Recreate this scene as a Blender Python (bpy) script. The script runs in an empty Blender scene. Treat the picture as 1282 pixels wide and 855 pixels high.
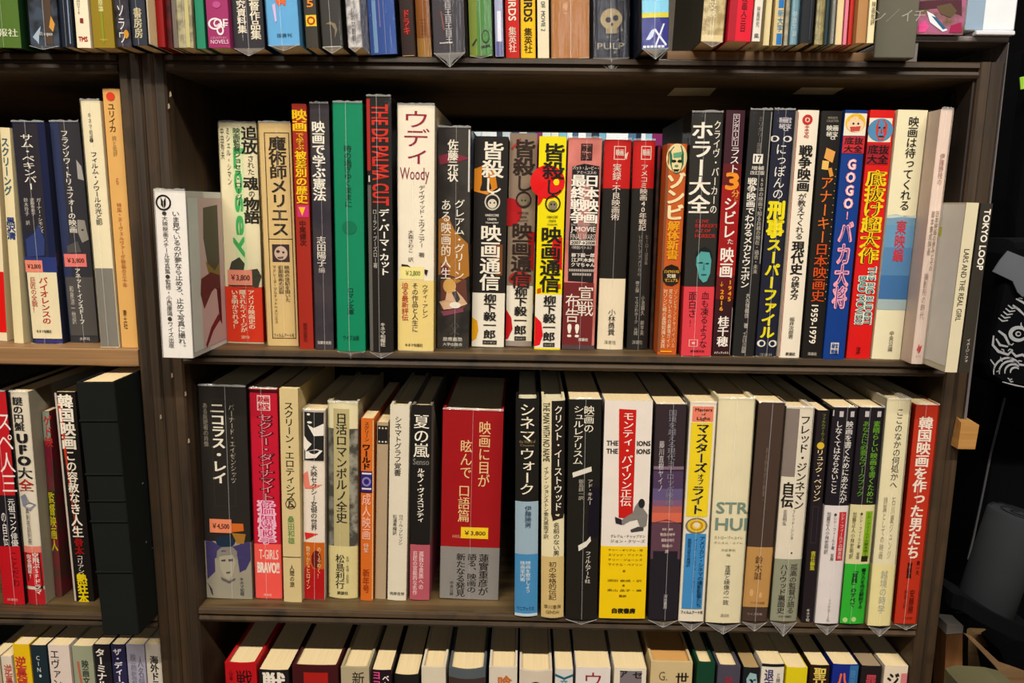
import bpy, math, random
from mathutils import Vector, Matrix
from mathutils.geometry import tessellate_polygon

# ------------------------------------------------------------------ camera
SC = bpy.context.scene
COL = SC.collection
FPX = 971.256
YAW, PITCH, ROLL = -0.0166019, -0.1750717, 0.0131779
CAM = Vector((0.0, -0.654, 0.0))
def _basis():
    cy, sy = math.cos(YAW), math.sin(YAW); cp, sp = math.cos(PITCH), math.sin(PITCH)
    cr, sr = math.cos(ROLL), math.sin(ROLL)
    f = Vector((sy*cp, cy*cp, sp)); r = Vector((cy, -sy, 0)); u = r.cross(f)
    return cr*r + sr*u, -sr*r + cr*u, f
RX, UP, FW = _basis()
cam_d = bpy.data.cameras.new('camera'); cam = bpy.data.objects.new('camera', cam_d); COL.objects.link(cam)
m3 = Matrix((RX, UP, -FW)).transposed()
cam.matrix_world = Matrix.Translation(CAM) @ m3.to_4x4()
cam_d.sensor_fit = 'HORIZONTAL'; cam_d.sensor_width = 36.0; cam_d.lens = FPX*36/1282
cam_d.clip_start = 0.02
SC.camera = cam

# ------------------------------------------------------------------ world, lights, exposure
SC.view_settings.view_transform = 'Standard'; SC.view_settings.look = 'None'
SC.view_settings.gamma = 1.0; SC.view_settings.use_curve_mapping = False
SC.view_settings.exposure = 0.1
w = bpy.data.worlds.new('shop'); SC.world = w; w.use_nodes = True
w.node_tree.nodes['Background'].inputs[0].default_value = (1.0, .93, .82, 1)
w.node_tree.nodes['Background'].inputs[1].default_value = 0.02
def area(name, loc, rot, sx, sy, power, color):
    l = bpy.data.lights.new(name, 'AREA'); l.shape = 'RECTANGLE'; l.size = sx; l.size_y = sy
    l.energy = power; l.color = color
    o = bpy.data.objects.new(name, l); COL.objects.link(o); o.location = loc; o.rotation_euler = rot
    return o
WARM = (1.0, .925, .82)
TUBES = [(-0.85, -1.25), (0.55, -1.25)]
for i, (lx, ly) in enumerate(TUBES):
    area('ceiling_tube_light', (lx+.1, ly, 1.265), (0, 0, 0), 1.15, .05, 44, WARM)
area('ceiling_tube_light', (0.4, .80, 1.265), (0, 0, 0), 1.15, .05, 34, (1, .97, .92))
area('added_streak_light', (0.3, -3.5, 0.85), (math.radians(90), 0, 0), .6, .7, 10, (.93, .96, 1.0))  # cool light added behind the camera for streaks on the plastic film

# ------------------------------------------------------------------ helpers
def unproj(px, py, y=0.0):
    d = FW*FPX + RX*(px-641) - UP*(py-427.5)
    t = (y-CAM.y)/d.y
    return CAM + d*t
def unproj_z(px, py, z):
    d = FW*FPX + RX*(px-641) - UP*(py-427.5)
    return CAM + d*((z-CAM.z)/d.z)
def lin(h):
    h = h.lstrip('#'); o = []
    for i in (0, 2, 4):
        c = int(h[i:i+2], 16)/255
        o.append(c/12.92 if c <= .04045 else ((c+.055)/1.055)**2.4)
    return o
MATS = {}
def newmat(name):
    m = bpy.data.materials.new(name); m.use_nodes = True
    nt = m.node_tree
    return m, nt, nt.nodes['Principled BSDF']
def ink(color, kind='paper'):
    """printed paper / cloth in one colour, or 'A|B|scale' for a mottled print of two colours"""
    key = (color, kind)
    if key in MATS: return MATS[key]
    m, nt, b = newmat(kind + '_print')
    parts = color.split('|')
    a = [c**1.12*.97 for c in lin(parts[0])]
    N = nt.nodes.new; L = nt.links.new
    tc = N('ShaderNodeTexCoord'); nz = N('ShaderNodeTexNoise'); rp = N('ShaderNodeMix'); rp.data_type = 'RGBA'
    L(tc.outputs['Object'], nz.inputs['Vector'])
    if len(parts) > 1:
        nz.inputs['Scale'].default_value = float(parts[2]); nz.inputs['Detail'].default_value = 4
        c2 = [c**1.12*.97 for c in lin(parts[1])]
        rm = N('ShaderNodeMapRange'); rm.inputs[1].default_value = .42; rm.inputs[2].default_value = .58
        L(nz.outputs[0], rm.inputs[0]); L(rm.outputs[0], rp.inputs[0])
    else:
        nz.inputs['Scale'].default_value = 60; nz.inputs['Detail'].default_value = 5
        c2 = [c*.86 for c in a]
        L(nz.outputs[0], rp.inputs[0])
    rp.inputs[6].default_value = (*a, 1); rp.inputs[7].default_value = (*c2, 1)
    L(rp.outputs[2], b.inputs['Base Color'])
    b.inputs['Roughness'].default_value = {'paper': .5, 'cloth': .85, 'gloss': .25}[kind]
    b.inputs['Specular IOR Level'].default_value = .2
    MATS[key] = m
    return m
def pages_mat():
    if 'pages' in MATS: return MATS['pages']
    m, nt, b = newmat('page_edges'); N = nt.nodes.new; L = nt.links.new
    tc = N('ShaderNodeTexCoord'); mp = N('ShaderNodeMapping'); nz = N('ShaderNodeTexNoise'); rp = N('ShaderNodeValToRGB')
    mp.inputs['Scale'].default_value = (1800, 12, 12); nz.inputs['Scale'].default_value = 1; nz.inputs['Detail'].default_value = 3
    L(tc.outputs['Object'], mp.inputs[0]); L(mp.outputs[0], nz.inputs['Vector']); L(nz.outputs[0], rp.inputs[0])
    rp.color_ramp.elements[0].position = .3; rp.color_ramp.elements[1].position = .7
    rp.color_ramp.elements[0].color = (*lin('#dcc494'), 1); rp.color_ramp.elements[1].color = (*lin('#e9d3a4'), 1)
    L(rp.outputs[0], b.inputs['Base Color']); b.inputs['Roughness'].default_value = .8
    MATS['pages'] = m; return m
def film_mat(haze=0.0):
    key = ('film', haze)
    if key in MATS: return MATS[key]
    m = bpy.data.materials.new('clear_plastic_film'); m.use_nodes = True; nt = m.node_tree; nt.nodes.clear()
    N = nt.nodes.new; L = nt.links.new
    out = N('ShaderNodeOutputMaterial'); mx = N('ShaderNodeMixShader'); tr = N('ShaderNodeBsdfTransparent')
    gl = N('ShaderNodeBsdfGlossy'); gl.inputs['Roughness'].default_value = .07
    fr = N('ShaderNodeLayerWeight'); fr.inputs['Blend'].default_value = .12
    tc = N('ShaderNodeTexCoord'); mp = N('ShaderNodeMapping'); mp.inputs['Scale'].default_value = (260, 260, 22)
    nz = N('ShaderNodeTexNoise'); nz.inputs['Scale'].default_value = 1; nz.inputs['Detail'].default_value = 3
    bp = N('ShaderNodeBump'); bp.inputs['Strength'].default_value = .4; bp.inputs['Distance'].default_value = .0012
    L(tc.outputs['Object'], mp.inputs[0]); L(mp.outputs[0], nz.inputs['Vector']); L(nz.outputs[0], bp.inputs['Height'])
    L(bp.outputs[0], gl.inputs['Normal'])
    mm = N('ShaderNodeMath'); mm.operation = 'MULTIPLY_ADD'; mm.inputs[1].default_value = .7; mm.inputs[2].default_value = .015
    L(fr.outputs['Fresnel'], mm.inputs[0]); L(mm.outputs[0], mx.inputs[0])
    L(tr.outputs[0], mx.inputs[1]); L(gl.outputs[0], mx.inputs[2])
    last = mx.outputs[0]
    if haze:
        df = N('ShaderNodeBsdfDiffuse'); df.inputs[0].default_value = (.9, .9, .88, 1)
        m2 = N('ShaderNodeMixShader'); m2.inputs[0].default_value = haze
        L(last, m2.inputs[1]); L(df.outputs[0], m2.inputs[2]); last = m2.outputs[0]
    L(last, out.inputs[0])
    MATS[key] = m; return m
def wood(name, dark, light, axis='x', rough=.45, wear=None):
    if name in MATS: return MATS[name]
    m, nt, b = newmat(name); N = nt.nodes.new; L = nt.links.new
    tc = N('ShaderNodeTexCoord'); mp = N('ShaderNodeMapping'); nz = N('ShaderNodeTexNoise'); rp = N('ShaderNodeValToRGB')
    s = {'x': (2.5, 60, 90), 'z': (110, 60, 3), 'y': (60, 3, 60)}[axis]
    mp.inputs['Scale'].default_value = s; nz.inputs['Scale'].default_value = 1; nz.inputs['Detail'].default_value = 6
    nz.inputs['Roughness'].default_value = .6; nz.inputs['Distortion'].default_value = .6
    L(tc.outputs['Object'], mp.inputs[0]); L(mp.outputs[0], nz.inputs['Vector']); L(nz.outputs[0], rp.inputs[0])
    rp.color_ramp.elements[0].position = .35; rp.color_ramp.elements[1].position = .72
    rp.color_ramp.elements[0].color = (*lin(dark), 1); rp.color_ramp.elements[1].color = (*lin(light), 1)
    last = rp.outputs[0]
    if wear:
        n2 = N('ShaderNodeTexNoise'); n2.inputs['Scale'].default_value = 38; n2.inputs['Detail'].default_value = 7
        L(tc.outputs['Object'], n2.inputs['Vector'])
        r2 = N('ShaderNodeMapRange'); r2.inputs[1].default_value = .52; r2.inputs[2].default_value = .72
        L(n2.outputs[0], r2.inputs[0]); mx = N('ShaderNodeMix'); mx.data_type = 'RGBA'
        L(r2.outputs[0], mx.inputs[0]); L(last, mx.inputs[6]); mx.inputs[7].default_value = (*lin(wear), 1); last = mx.outputs[2]
    L(last, b.inputs['Base Color']); b.inputs['Roughness'].default_value = rough
    bp = N('ShaderNodeBump'); bp.inputs['Strength'].default_value = .25; bp.inputs['Distance'].default_value = .0006
    L(nz.outputs[0], bp.inputs['Height']); L(bp.outputs[0], b.inputs['Normal'])
    MATS[name] = m; return m
def flat(name, color, rough=.6, metal=0.0):
    if name in MATS: return MATS[name]
    m, nt, b = newmat(name); N = nt.nodes.new; L = nt.links.new
    tc = N('ShaderNodeTexCoord'); nz = N('ShaderNodeTexNoise'); nz.inputs['Scale'].default_value = 25; nz.inputs['Detail'].default_value = 5
    mx = N('ShaderNodeMix'); mx.data_type = 'RGBA'; c = lin(color)
    L(tc.outputs['Object'], nz.inputs['Vector']); L(nz.outputs[0], mx.inputs[0])
    mx.inputs[6].default_value = (*[v*.8 for v in c], 1); mx.inputs[7].default_value = (*[min(1, v*1.15) for v in c], 1)
    L(mx.outputs[2], b.inputs['Base Color']); b.inputs['Roughness'].default_value = rough; b.inputs['Metallic'].default_value = metal; b.inputs['Specular IOR Level'].default_value = .08 if rough >= .9 else .35
    MATS[name] = m; return m

class MB:
    def __init__(s): s.v = []; s.f = []; s.mi = []; s.mats = []
    def mat(s, m):
        if m not in s.mats: s.mats.append(m)
        return s.mats.index(m)
    def add(s, vs, fs, m):
        o = len(s.v); k = s.mat(m); s.v += vs
        s.f += [tuple(i+o for i in f) for f in fs]; s.mi += [k]*len(fs)
    def box(s, x0, x1, y0, y1, z0, z1, m, bev=0.0):
        if bev <= 0:
            s.add([(x0,y0,z0),(x1,y0,z0),(x1,y1,z0),(x0,y1,z0),(x0,y0,z1),(x1,y0,z1),(x1,y1,z1),(x0,y1,z1)],
                  [(0,3,2,1),(4,5,6,7),(0,1,5,4),(1,2,6,5),(2,3,7,6),(3,0,4,7)], m)
        else:
            b = bev
            pr = [(x0+b,y0),(x1-b,y0),(x1,y0+b),(x1,y1-b),(x1-b,y1),(x0+b,y1),(x0,y1-b),(x0,y0+b)]
            cx, cy = (x0+x1)/2, (y0+y1)/2
            def ring(ins, z): return [(x+(b if x < cx else -b)*ins, y+(b if y < cy else -b)*ins, z) for x, y in pr]
            vs = ring(.7, z0)+ring(0, z0+b)+ring(0, z1-b)+ring(.7, z1)
            fs = [tuple(range(7, -1, -1)), tuple(range(24, 32))]
            for r in range(3):
                for i in range(8):
                    j = (i+1) % 8; fs.append((r*8+i, r*8+j, r*8+8+j, r*8+8+i))
            s.add(vs, fs, m)
    def tube(s, pts, r, m, n=8):
        vs = []; fs = []
        for i, p in enumerate(pts):
            p = Vector(p); d = (Vector(pts[min(i+1, len(pts)-1)])-Vector(pts[max(i-1, 0)])).normalized()
            a = d.orthogonal().normalized() if abs(d.x) > .9 else d.cross(Vector((1, 0, 0))).normalized(); b = d.cross(a)
            rr = r[i] if isinstance(r, (list, tuple)) else r
            for k in range(n):
                t = 2*math.pi*k/n; vs.append(tuple(p+a*math.cos(t)*rr+b*math.sin(t)*rr))
        for i in range(len(pts)-1):
            for k in range(n):
                j = (k+1) % n; fs.append((i*n+k, i*n+j, (i+1)*n+j, (i+1)*n+k))
        fs.append(tuple(range(n-1, -1, -1))); fs.append(tuple((len(pts)-1)*n+k for k in range(n)))
        s.add(vs, fs, m)
    def build(s, name, parent=None, smooth=False):
        me = bpy.data.meshes.new(name); me.from_pydata(s.v, [], s.f)
        for m in s.mats: me.materials.append(m)
        me.polygons.foreach_set('material_index', s.mi)
        if smooth: me.polygons.foreach_set('use_smooth', [True]*len(s.f))
        me.update()
        o = bpy.data.objects.new(name, me); COL.objects.link(o)
        if parent is not None: o.parent = parent
        return o
def tag(o, label=None, cat=None, group=None, kind=None):
    if label: o['label'] = label
    if cat: o['category'] = cat
    if group: o['group'] = group
    if kind: o['kind'] = kind
    return o
def empty(name, loc, label, cat, group=None):
    o = bpy.data.objects.new(name, None); COL.objects.link(o); o.location = loc; o.empty_display_size = .02
    return tag(o, label, cat, group)

# ------------------------------------------------------------------ lettering (glyph outlines from Blender's own font)
_cu = bpy.data.curves.new('lettering', 'FONT'); _to = bpy.data.objects.new('lettering', _cu); COL.objects.link(_to)
_G = {}
def glyph(s, off=0.0, res=1):
    k = (s, off, res)
    if k not in _G:
        _cu.body = s; _cu.offset = off; _cu.resolution_u = res
        e = _to.evaluated_get(bpy.context.evaluated_depsgraph_get()); me = e.to_mesh()
        vs = [(v.co.x, v.co.y) for v in me.vertices]; fs = [tuple(p.vertices) for p in me.polygons]
        e.to_mesh_clear()
        if not vs: vs = [(0, 0)]
        bb = (min(v[0] for v in vs), max(v[0] for v in vs), min(v[1] for v in vs), max(v[1] for v in vs))
        _G[k] = (vs, fs, bb)
    return _G[k]
def bolden(b):
    if b <= .008: return [(0, 0)]
    if b < .018: return [(-b*.8, 0), (b*.8, 0)]
    if b < .04: return [(-b, -b*.6), (b, -b*.6), (-b, b*.6), (b, b*.6)]
    return [(0, 0), (b, 0), (-b, 0), (0, b), (0, -b), (b*.7, b*.7), (-b*.7, b*.7), (b*.7, -b*.7), (-b*.7, -b*.7)]
ROT = set('ー～〜－-—()（）「」『』…→[]=')
SMALL = set('ァィゥェォッャュョぁぃぅぇぉっゃゅょヮ')

# ------------------------------------------------------------------ the books
class Book:
    """spine-facing upright book; layout coordinates: u 0..1 across the spine, y as read down the spine"""
    def __init__(s, cat, label, group, X, yf, Zs, w, H, lean, D, color, els, film=0, bulge=.0006, px2m=.0007,
                 hard=False, zpx=None, side=None, tip=9, parts=True, yaw=0.0, pagecol=None, name=None, kind='paper'):
        s.w, s.H, s.D, s.b, s.zpx, s.s = w, H, D, bulge, zpx, px2m
        lift = w/2*abs(math.sin(lean))
        r = empty(name or ('hardcover_book' if hard else 'paperback_book'), (X, yf, Zs+lift+.0001), label, cat, group)
        r.rotation_euler = (0, lean, yaw); s.root = r; s.lift = lift; s.Zs = Zs; s.lean = lean
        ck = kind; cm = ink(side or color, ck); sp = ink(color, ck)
        # cover: spine and two boards
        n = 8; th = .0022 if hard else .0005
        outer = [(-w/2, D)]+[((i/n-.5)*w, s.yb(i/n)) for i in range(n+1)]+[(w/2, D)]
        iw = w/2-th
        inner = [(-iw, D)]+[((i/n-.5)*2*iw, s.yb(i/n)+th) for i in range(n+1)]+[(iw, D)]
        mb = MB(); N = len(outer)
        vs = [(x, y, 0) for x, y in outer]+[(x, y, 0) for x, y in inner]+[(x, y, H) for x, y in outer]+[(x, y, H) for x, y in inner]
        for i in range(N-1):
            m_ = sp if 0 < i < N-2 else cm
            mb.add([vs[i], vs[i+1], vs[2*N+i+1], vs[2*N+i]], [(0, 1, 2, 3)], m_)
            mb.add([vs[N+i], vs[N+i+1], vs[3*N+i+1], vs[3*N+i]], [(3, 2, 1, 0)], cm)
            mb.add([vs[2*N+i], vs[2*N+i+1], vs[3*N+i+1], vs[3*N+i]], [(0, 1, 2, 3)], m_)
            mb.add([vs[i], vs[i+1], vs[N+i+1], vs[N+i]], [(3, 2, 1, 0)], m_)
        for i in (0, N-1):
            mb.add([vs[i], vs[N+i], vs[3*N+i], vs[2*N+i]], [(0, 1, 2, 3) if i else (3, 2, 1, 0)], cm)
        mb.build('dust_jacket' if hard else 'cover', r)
        # page block
        mb = MB(); ins = .003 if hard else .0004; pm = pages_mat() if not pagecol else ink(pagecol)
        pr = [(-iw+.0001, D-.002)]+[((i/n-.5)*2*(iw-.0001), s.yb(i/n)+th+.0002+(.001 if hard else 0)) for i in range(n+1)]+[(iw-.0001, D-.002)]
        k = len(pr)
        mb.add([(x, y, ins) for x, y in pr]+[(x, y, H-ins) for x, y in pr],
               [tuple(range(k-1, -1, -1)), tuple(range(k, 2*k))]+[(i, (i+1) % k, k+(i+1) % k, k+i) for i in range(k)], pm)
        mb.build('page_block', r)
        s.pr = MB(); s.i = 0
        for e in els: s.element(e)
        if s.pr.v: s.pr.build('spine_print', r)
        if film: s.wrap(film, tip)
    def yb(s, u): return s.b*(2*u-1)**2
    def z(s, yp): return s.zpx(yp)
    def P(s, u, z, off): return ((u-.5)*s.w, s.yb(min(1, max(0, u)))-off, z)
    def strong(s, bold, size, vs, fs, m):
        for q_, (sx, sy) in enumerate(bolden(bold)):
            s.pr.add([(x+sx*size*1.2, y-q_*2e-6, z+sy*size*1.2) for x, y, z in vs], fs, m)
    def element(s, e):
        k = e[0]; s.i += 1; off = .00012+.00003*s.i; w = s.w; mb = s.pr
        if not (k == 'b' or (k == 'r' and e[2]-e[1] > .25)): off += .00012+s.b*.10
        zz = lambda yp: max(.0003, min(s.H-.0003, s.z(yp)))
        if k == 'r':
            _, u0, u1, y0, y1, c = e; u0 = max(.0, u0); u1 = min(1., u1); m = ink(c); n = 6; z1, z0 = zz(y0), zz(y1)
            vs = []; 
            for i in range(n+1):
                u = u0+(u1-u0)*i/n; vs += [s.P(u, z0, off), s.P(u, z1, off)]
            mb.add(vs, [(2*i, 2*i+2, 2*i+3, 2*i+1) for i in range(n)], m)
        elif k == 'f':      # thin outlined frame
            _, u0, u1, y0, y1, c, t = e; tu = t*s.s/w
            for a in (('r', u0, u1, y0, y0+t, c), ('r', u0, u1, y1-t, y1, c), ('r', u0, u0+tu, y0, y1, c), ('r', u1-tu, u1, y0, y1, c)):
                s.i -= 1; s.element(a)
        elif k == 'c' or k == 'o':
            _, u, y, rx, ry, c = e[:6]; m = ink(c); n = 20; zc = s.z(y); ru = rx*s.s/w; rz = ry*s.s
            if k == 'c':
                mb.add([s.P(u, zc, off)]+[s.P(u+ru*math.cos(2*math.pi*i/n), zc+rz*math.sin(2*math.pi*i/n), off) for i in range(n)],
                       [(0, i+1, (i+1) % n+1) for i in range(n)], m)
            else:
                q = e[6]; vs = []
                for i in range(n):
                    a = 2*math.pi*i/n; vs += [s.P(u+ru*math.cos(a), zc+rz*math.sin(a), off), s.P(u+ru*q*math.cos(a), zc+rz*q*math.sin(a), off)]
                mb.add(vs, [(2*i+1, 2*i, (2*i+2) % (2*n), (2*i+3) % (2*n)) for i in range(n)], m)
        elif k == 'p':
            _, pts, c = e; vs = [s.P(u, zz(y), off) for u, y in pts]
            tr = tessellate_polygon([[Vector((v[0], v[2], 0)) for v in vs]])
            mb.add(vs, [tuple(t) for t in tr], ink(c))
        elif k == 't':
            _, u, y0, y1, txt, wp, c = e[:7]; bold = e[7] if len(e) > 7 else .012; m = ink(c)
            n = len(txt); cell = (y1-y0)/n; W = wp*s.s/.92; res = 3 if wp >= 14 else 2; sh = bolden(bold if wp > 5 else 0)
            for i, ch in enumerate(txt):
                if ch in ' 　': continue
                vs, fs, bb = glyph(ch, 0, res)
                hc = s.z(y0+cell*i)-s.z(y0+cell*(i+1)); zc = (s.z(y0+cell*i)+s.z(y0+cell*(i+1)))/2
                hh = hc/.95; out = []
                latin = ord(ch) < 0x2000 and ch not in ROT
                if latin: gx, gy = (bb[0]+bb[1])/2, (bb[2]+bb[3])/2
                else: gx, gy = .5, .365
                for x, y in vs:
                    dx, dy = (x-gx), (y-gy)
                    if ch in ROT: dx, dy = dy, -dx
                    if ch in SMALL: dx += .08; dy += .09
                    if ch in '、。': dx += .6; dy += .5
                    out.append(s.P(u+dx*W/w, zc+dy*hh, off))
                for q_, (sx, sy) in enumerate(sh):
                    a_ = sx*W; b_ = sy*hh
                    mb.add([(x_+a_, y_-q_*2e-6, z_+b_) for x_, y_, z_ in out], fs, m)
        elif k == 'h':
            _, u0, u1, y0, y1, txt, c = e[:7]; bold = e[7] if len(e) > 7 else .012
            vs, fs, bb = glyph(txt, 0, 2); z1, z0 = s.z(y0), s.z(y1)
            s.strong(bold, z1-z0, [s.P(u0+(u1-u0)*(x-bb[0])/(bb[1]-bb[0]), z0+(z1-z0)*(y-bb[2])/(bb[3]-bb[2]), off) for x, y in vs], fs, ink(c))
        elif k == 'l':      # latin running down the spine
            _, u, y0, y1, txt, hp, c = e[:7]; bold = e[7] if len(e) > 7 else .012
            vs, fs, bb = glyph(txt, 0, 3); z1, z0 = s.z(y0), s.z(y1); W = hp*s.s
            s.strong(bold, W, [s.P(u+((y-bb[2])/(bb[3]-bb[2])-.5)*W/w, z1+(z0-z1)*(x-bb[0])/(bb[1]-bb[0]), off) for x, y in vs], fs, ink(c))
        elif k == 'b':      # paper band (obi) wrapped round the lower part
            _, y0, y1, c = e; z1, z0 = zz(y0), zz(y1); m = ink(c); n = 8; o = off; dd = s.D*.7; b = MB()
            def prof(o_): return [(-w/2-.00012, dd)]+[((i/n-.5)*(w+.00024), s.yb(i/n)-o_) for i in range(n+1)]+[(w/2+.00012, dd)]
            A = prof(o); N = len(A)
            b.add([(x, y, z0) for x, y in A]+[(x, y, z1) for x, y in A], [(i, i+1, N+i+1, N+i) for i in range(N-1)], m)
            b.build('paper_band', s.root)
        elif k == 's':      # price sticker
            _, u0, u1, y0, y1, c, txt = e; b = MB(); s2 = s.pr; s.pr = b; off0 = s.i
            s.element(('r', u0, u1, y0, y1, c))
            um = (u0+u1)/2; h = y1-y0
            s.element(('h', u0+(u1-u0)*.14, u1-(u1-u0)*.1, y0+h*.32, y1-h*.26, txt, '#6b3a2c', .02))
            so = b.build('price_sticker', s.root); so['label'] = 'small paper price sticker on the spine'; s.pr = s2
        elif k == 'd':      # dark right side print etc: polygon on the right hand cover, (depth in m, y px)
            _, pts, c = e; vs = [(w/2+off, d, zz(y)) for d, y in pts]
            tr = tessellate_polygon([[Vector((v[1], v[2], 0)) for v in vs]])
            mb.add(vs, [tuple(t) for t in tr], ink(c))
        elif k == 'e':      # same on the left hand cover
            _, pts, c = e; vs = [(-w/2-off, d, zz(y)) for d, y in pts]
            tr = tessellate_polygon([[Vector((v[1], v[2], 0)) for v in vs]])
            mb.add(vs, [tuple(t) for t in tr], ink(c))
    def wrap(s, film, tip):
        w, H, D = s.w, s.H, s.D; mb = MB(); n = 8; o = .0013; f0 = film_mat(); f1 = film_mat(.22); f2 = film_mat(.10)
        rng = random.Random(int(w*1e6)+int(H*1e5))
        top = H+.0012
        A = [(-w/2-.00015, .035), (-w/2-.00015, .004)]+[((i/n-.5)*(w+.0003), s.yb(i/n)*.6-o) for i in range(n+1)]+[(w/2+.00015, .004), (w/2+.00015, .035)]
        N = len(A)
        mb.add([(x, y, .0002) for x, y in A]+[(x, y, top) for x, y in A], [(i, i+1, N+i+1, N+i) for i in range(N-1)], f0)
        sw = .00028 if film > 1 else .0002; xs = rng.uniform(-.1, .1)*w      # welded seam down the spine
        y_ = -o-.0002
        mb.add([(xs-sw, y_, .0002), (xs+sw, y_, .0002), (xs+sw, y_, top), (xs-sw, y_, top)], [(0, 1, 2, 3)], film_mat(.2))
        # crimped edge on top
        vs = []; k = 10
        for i in range(k+1):
            x = (i/k-.5)*w; vs += [(x, -o, top-.0012), (x, -o+.0012, top+rng.uniform(-.0002, .0009))]
        mb.add(vs, [(2*i, 2*i+2, 2*i+3, 2*i+1) for i in range(k)], f1)
        if film > 1:        # folded tip hanging below the spine
            t = tip*s.s; q = -o-.0002
            if t > 0:
                vs = [(-w/2, q, .0004), (w/2, q, .0004), (w*.12, q-.001, -t*.55), (0, q-.0015, -t), (-w*.12, q-.001, -t*.55), (0, q-.003, -.0002)]
                mb.add(vs, [(0, 4, 5), (4, 3, 5), (3, 2, 5), (2, 1, 5)], f1)
                r = .00016
                for a, b in ((0, 3), (3, 1), (3, 5)):
                    mb.tube([vs[a], vs[b]], r, film_mat(.4), 4)
        mb.build('plastic_wrap', s.root)

ROWS = {}
def bk(row, Zs, top, bot, color, label, els=(), film=0, D=.128, b=.0005, yf=None, H=None, hard=False, **kw):
    """top = (x left, x right, y) and bot = (x left, x right, y): how the spine reads in the view, used to work out its real place"""
    ROWS.setdefault(row, []).append(dict(Zs=Zs, top=top, bot=bot, color=color, label=label, els=els, film=film, D=D, b=b, yf=yf, H=H, hard=hard, kw=kw))
def solve(row, group, cat='book'):
    L = ROWS[row]
    for r in L:
        t, bo = r['top'], r['bot']
        if r['yf'] is None: r['yf'] = unproj_z((bo[0]+bo[1])/2, bo[2], r['Zs']).y
        y = r['yf']
        r['B'] = [unproj(bo[0], bo[2], y).x, unproj(bo[1], bo[2], y).x]
        r['T'] = [unproj(t[0], t[2], y).x, unproj(t[1], t[2], y).x]; r['Zt'] = unproj((t[0]+t[1])/2, t[2], y).z
        r['s'] = (r['B'][1]-r['B'][0])/(bo[1]-bo[0])
        h = r['Zt']-r['Zs']
        if r['H']:     # spine leaves the frame: carry the slope on up to the full height
            for j in (0, 1): r['T'][j] = r['B'][j]+(r['T'][j]-r['B'][j])*r['H']/h
            r['Zt'] = r['Zs']+r['H']
    if all(r['H'] for r in L):      # books in a row lean nearly alike
        sl = [(sum(r['T'])-sum(r['B']))/2/(r['Zt']-r['Zs']) for r in L]
        for i, r in enumerate(L):
            k = sl[max(0, i-3):i+4]; m = sum(k)/len(k); r['T'] = [x+m*(r['Zt']-r['Zs']) for x in r['B']]
    for a, c in zip(L, L[1:]):
        if a['kw'].get('free') or c['kw'].get('free'): continue
        ha, hc = a['Zt']-a['Zs'], c['Zt']-c['Zs']; h = min(ha, hc)
        if a['B'][1] > c['B'][0]: m = (a['B'][1]+c['B'][0])/2; a['B'][1] = c['B'][0] = m
        xa = a['B'][1]+(a['T'][1]-a['B'][1])*h/ha; xc = c['B'][0]+(c['T'][0]-c['B'][0])*h/hc
        if xa > xc:
            m = (xa+xc)/2; a['T'][1] = a['B'][1]+(m-a['B'][1])*ha/h; c['T'][0] = c['B'][0]+(m-c['B'][0])*hc/h
    for r in L:
        wd = min(r['B'][1]-r['B'][0], r['T'][1]-r['T'][0])-.0006
        xb = sum(r['B'])/2; xt = sum(r['T'])/2; h = r['Zt']-r['Zs']; lean = math.atan2(xt-xb, h); H = h/math.cos(lean)
        xm = (r['bot'][0]+r['bot'][1])/2; xtm = (r['top'][0]+r['top'][1])/2; yt, yb_ = r['top'][2], r['bot'][2]
        base = r['Zs']+wd/2*abs(math.sin(lean))
        def zpx(yp, y=r['yf'], xm=xm, xtm=xtm, yt=yt, yb_=yb_, base=base, c=math.cos(lean)):
            f = (yb_-yp)/max(1, yb_-yt); return (unproj(xm+(xtm-xm)*f, yp, y).z-base)/c
        kw = dict(r['kw']); kw.pop('free', None); g = kw.pop('group', group); ct = kw.pop('cat', cat)
        Book(ct, r['label'], g, xb, r['yf'], r['Zs'], wd, H, lean, r['D'], r['color'], r['els'], r['film'], r['b'], r['s'], r['hard'], zpx, **kw)

S1, S2, S3, S4 = .1164, -.1273, -.3695, -.6125
XA0, XAB, XBi, XCi, XCo = -.3348, -.3159, -.2960, .3593, .3792
DEP = .345
FLOOR, CEIL = -1.45, 1.30
# ------------------------------------------------------------------ room shell
def shell(name, a, b, m):
    mb = MB(); mb.box(a[0], b[0], a[1], b[1], a[2], b[2], m); return tag(mb.build(name), kind='structure')
M_WALL = flat('painted_plaster', '#7d7264', .8); M_BLK = flat('black_paint', '#060607', .95)
shell('floor', (-3.0, -3.6, FLOOR-.05), (2.6, 2.3, FLOOR), wood('floor_boards', '#4a3526', '#7a5a3c', 'x', .4))
shell('ceiling', (-3.0, -3.6, CEIL), (2.6, 2.3, CEIL+.05), flat('ceiling_white', '#8f887c', .8))
shell('wall_left', (-3.05, -3.6, FLOOR), (-3.0, 2.3, CEIL), M_WALL)
shell('wall_right', (2.6, -3.6, FLOOR), (2.65, 2.3, CEIL), M_WALL)
shell('wall_front', (-3.0, -3.65, FLOOR), (2.6, -3.6, CEIL), M_WALL)
shell('wall_back', (-3.0, 2.3, FLOOR), (2.6, 2.35, CEIL), M_WALL)
shell('wall_partition', (.42, .40, FLOOR), (2.6, .44, CEIL), M_BLK)
mb = MB()
for x0_, x1_, z0_, z1_ in ((-.06, .66, .44, .49), (-.06, .66, 1.21, 1.26), (-.06, -.01, .49, 1.21), (.61, .66, .49, 1.21)): mb.box(x0_, x1_, -3.6, -3.54, z0_, z1_, M_WALL)
tag(mb.build('added_light_frame'), kind='structure')  # unseen frame added around the streak light on the wall behind the camera
M_TUBE = bpy.data.materials.new('tube_glow'); M_TUBE.use_nodes = True
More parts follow.
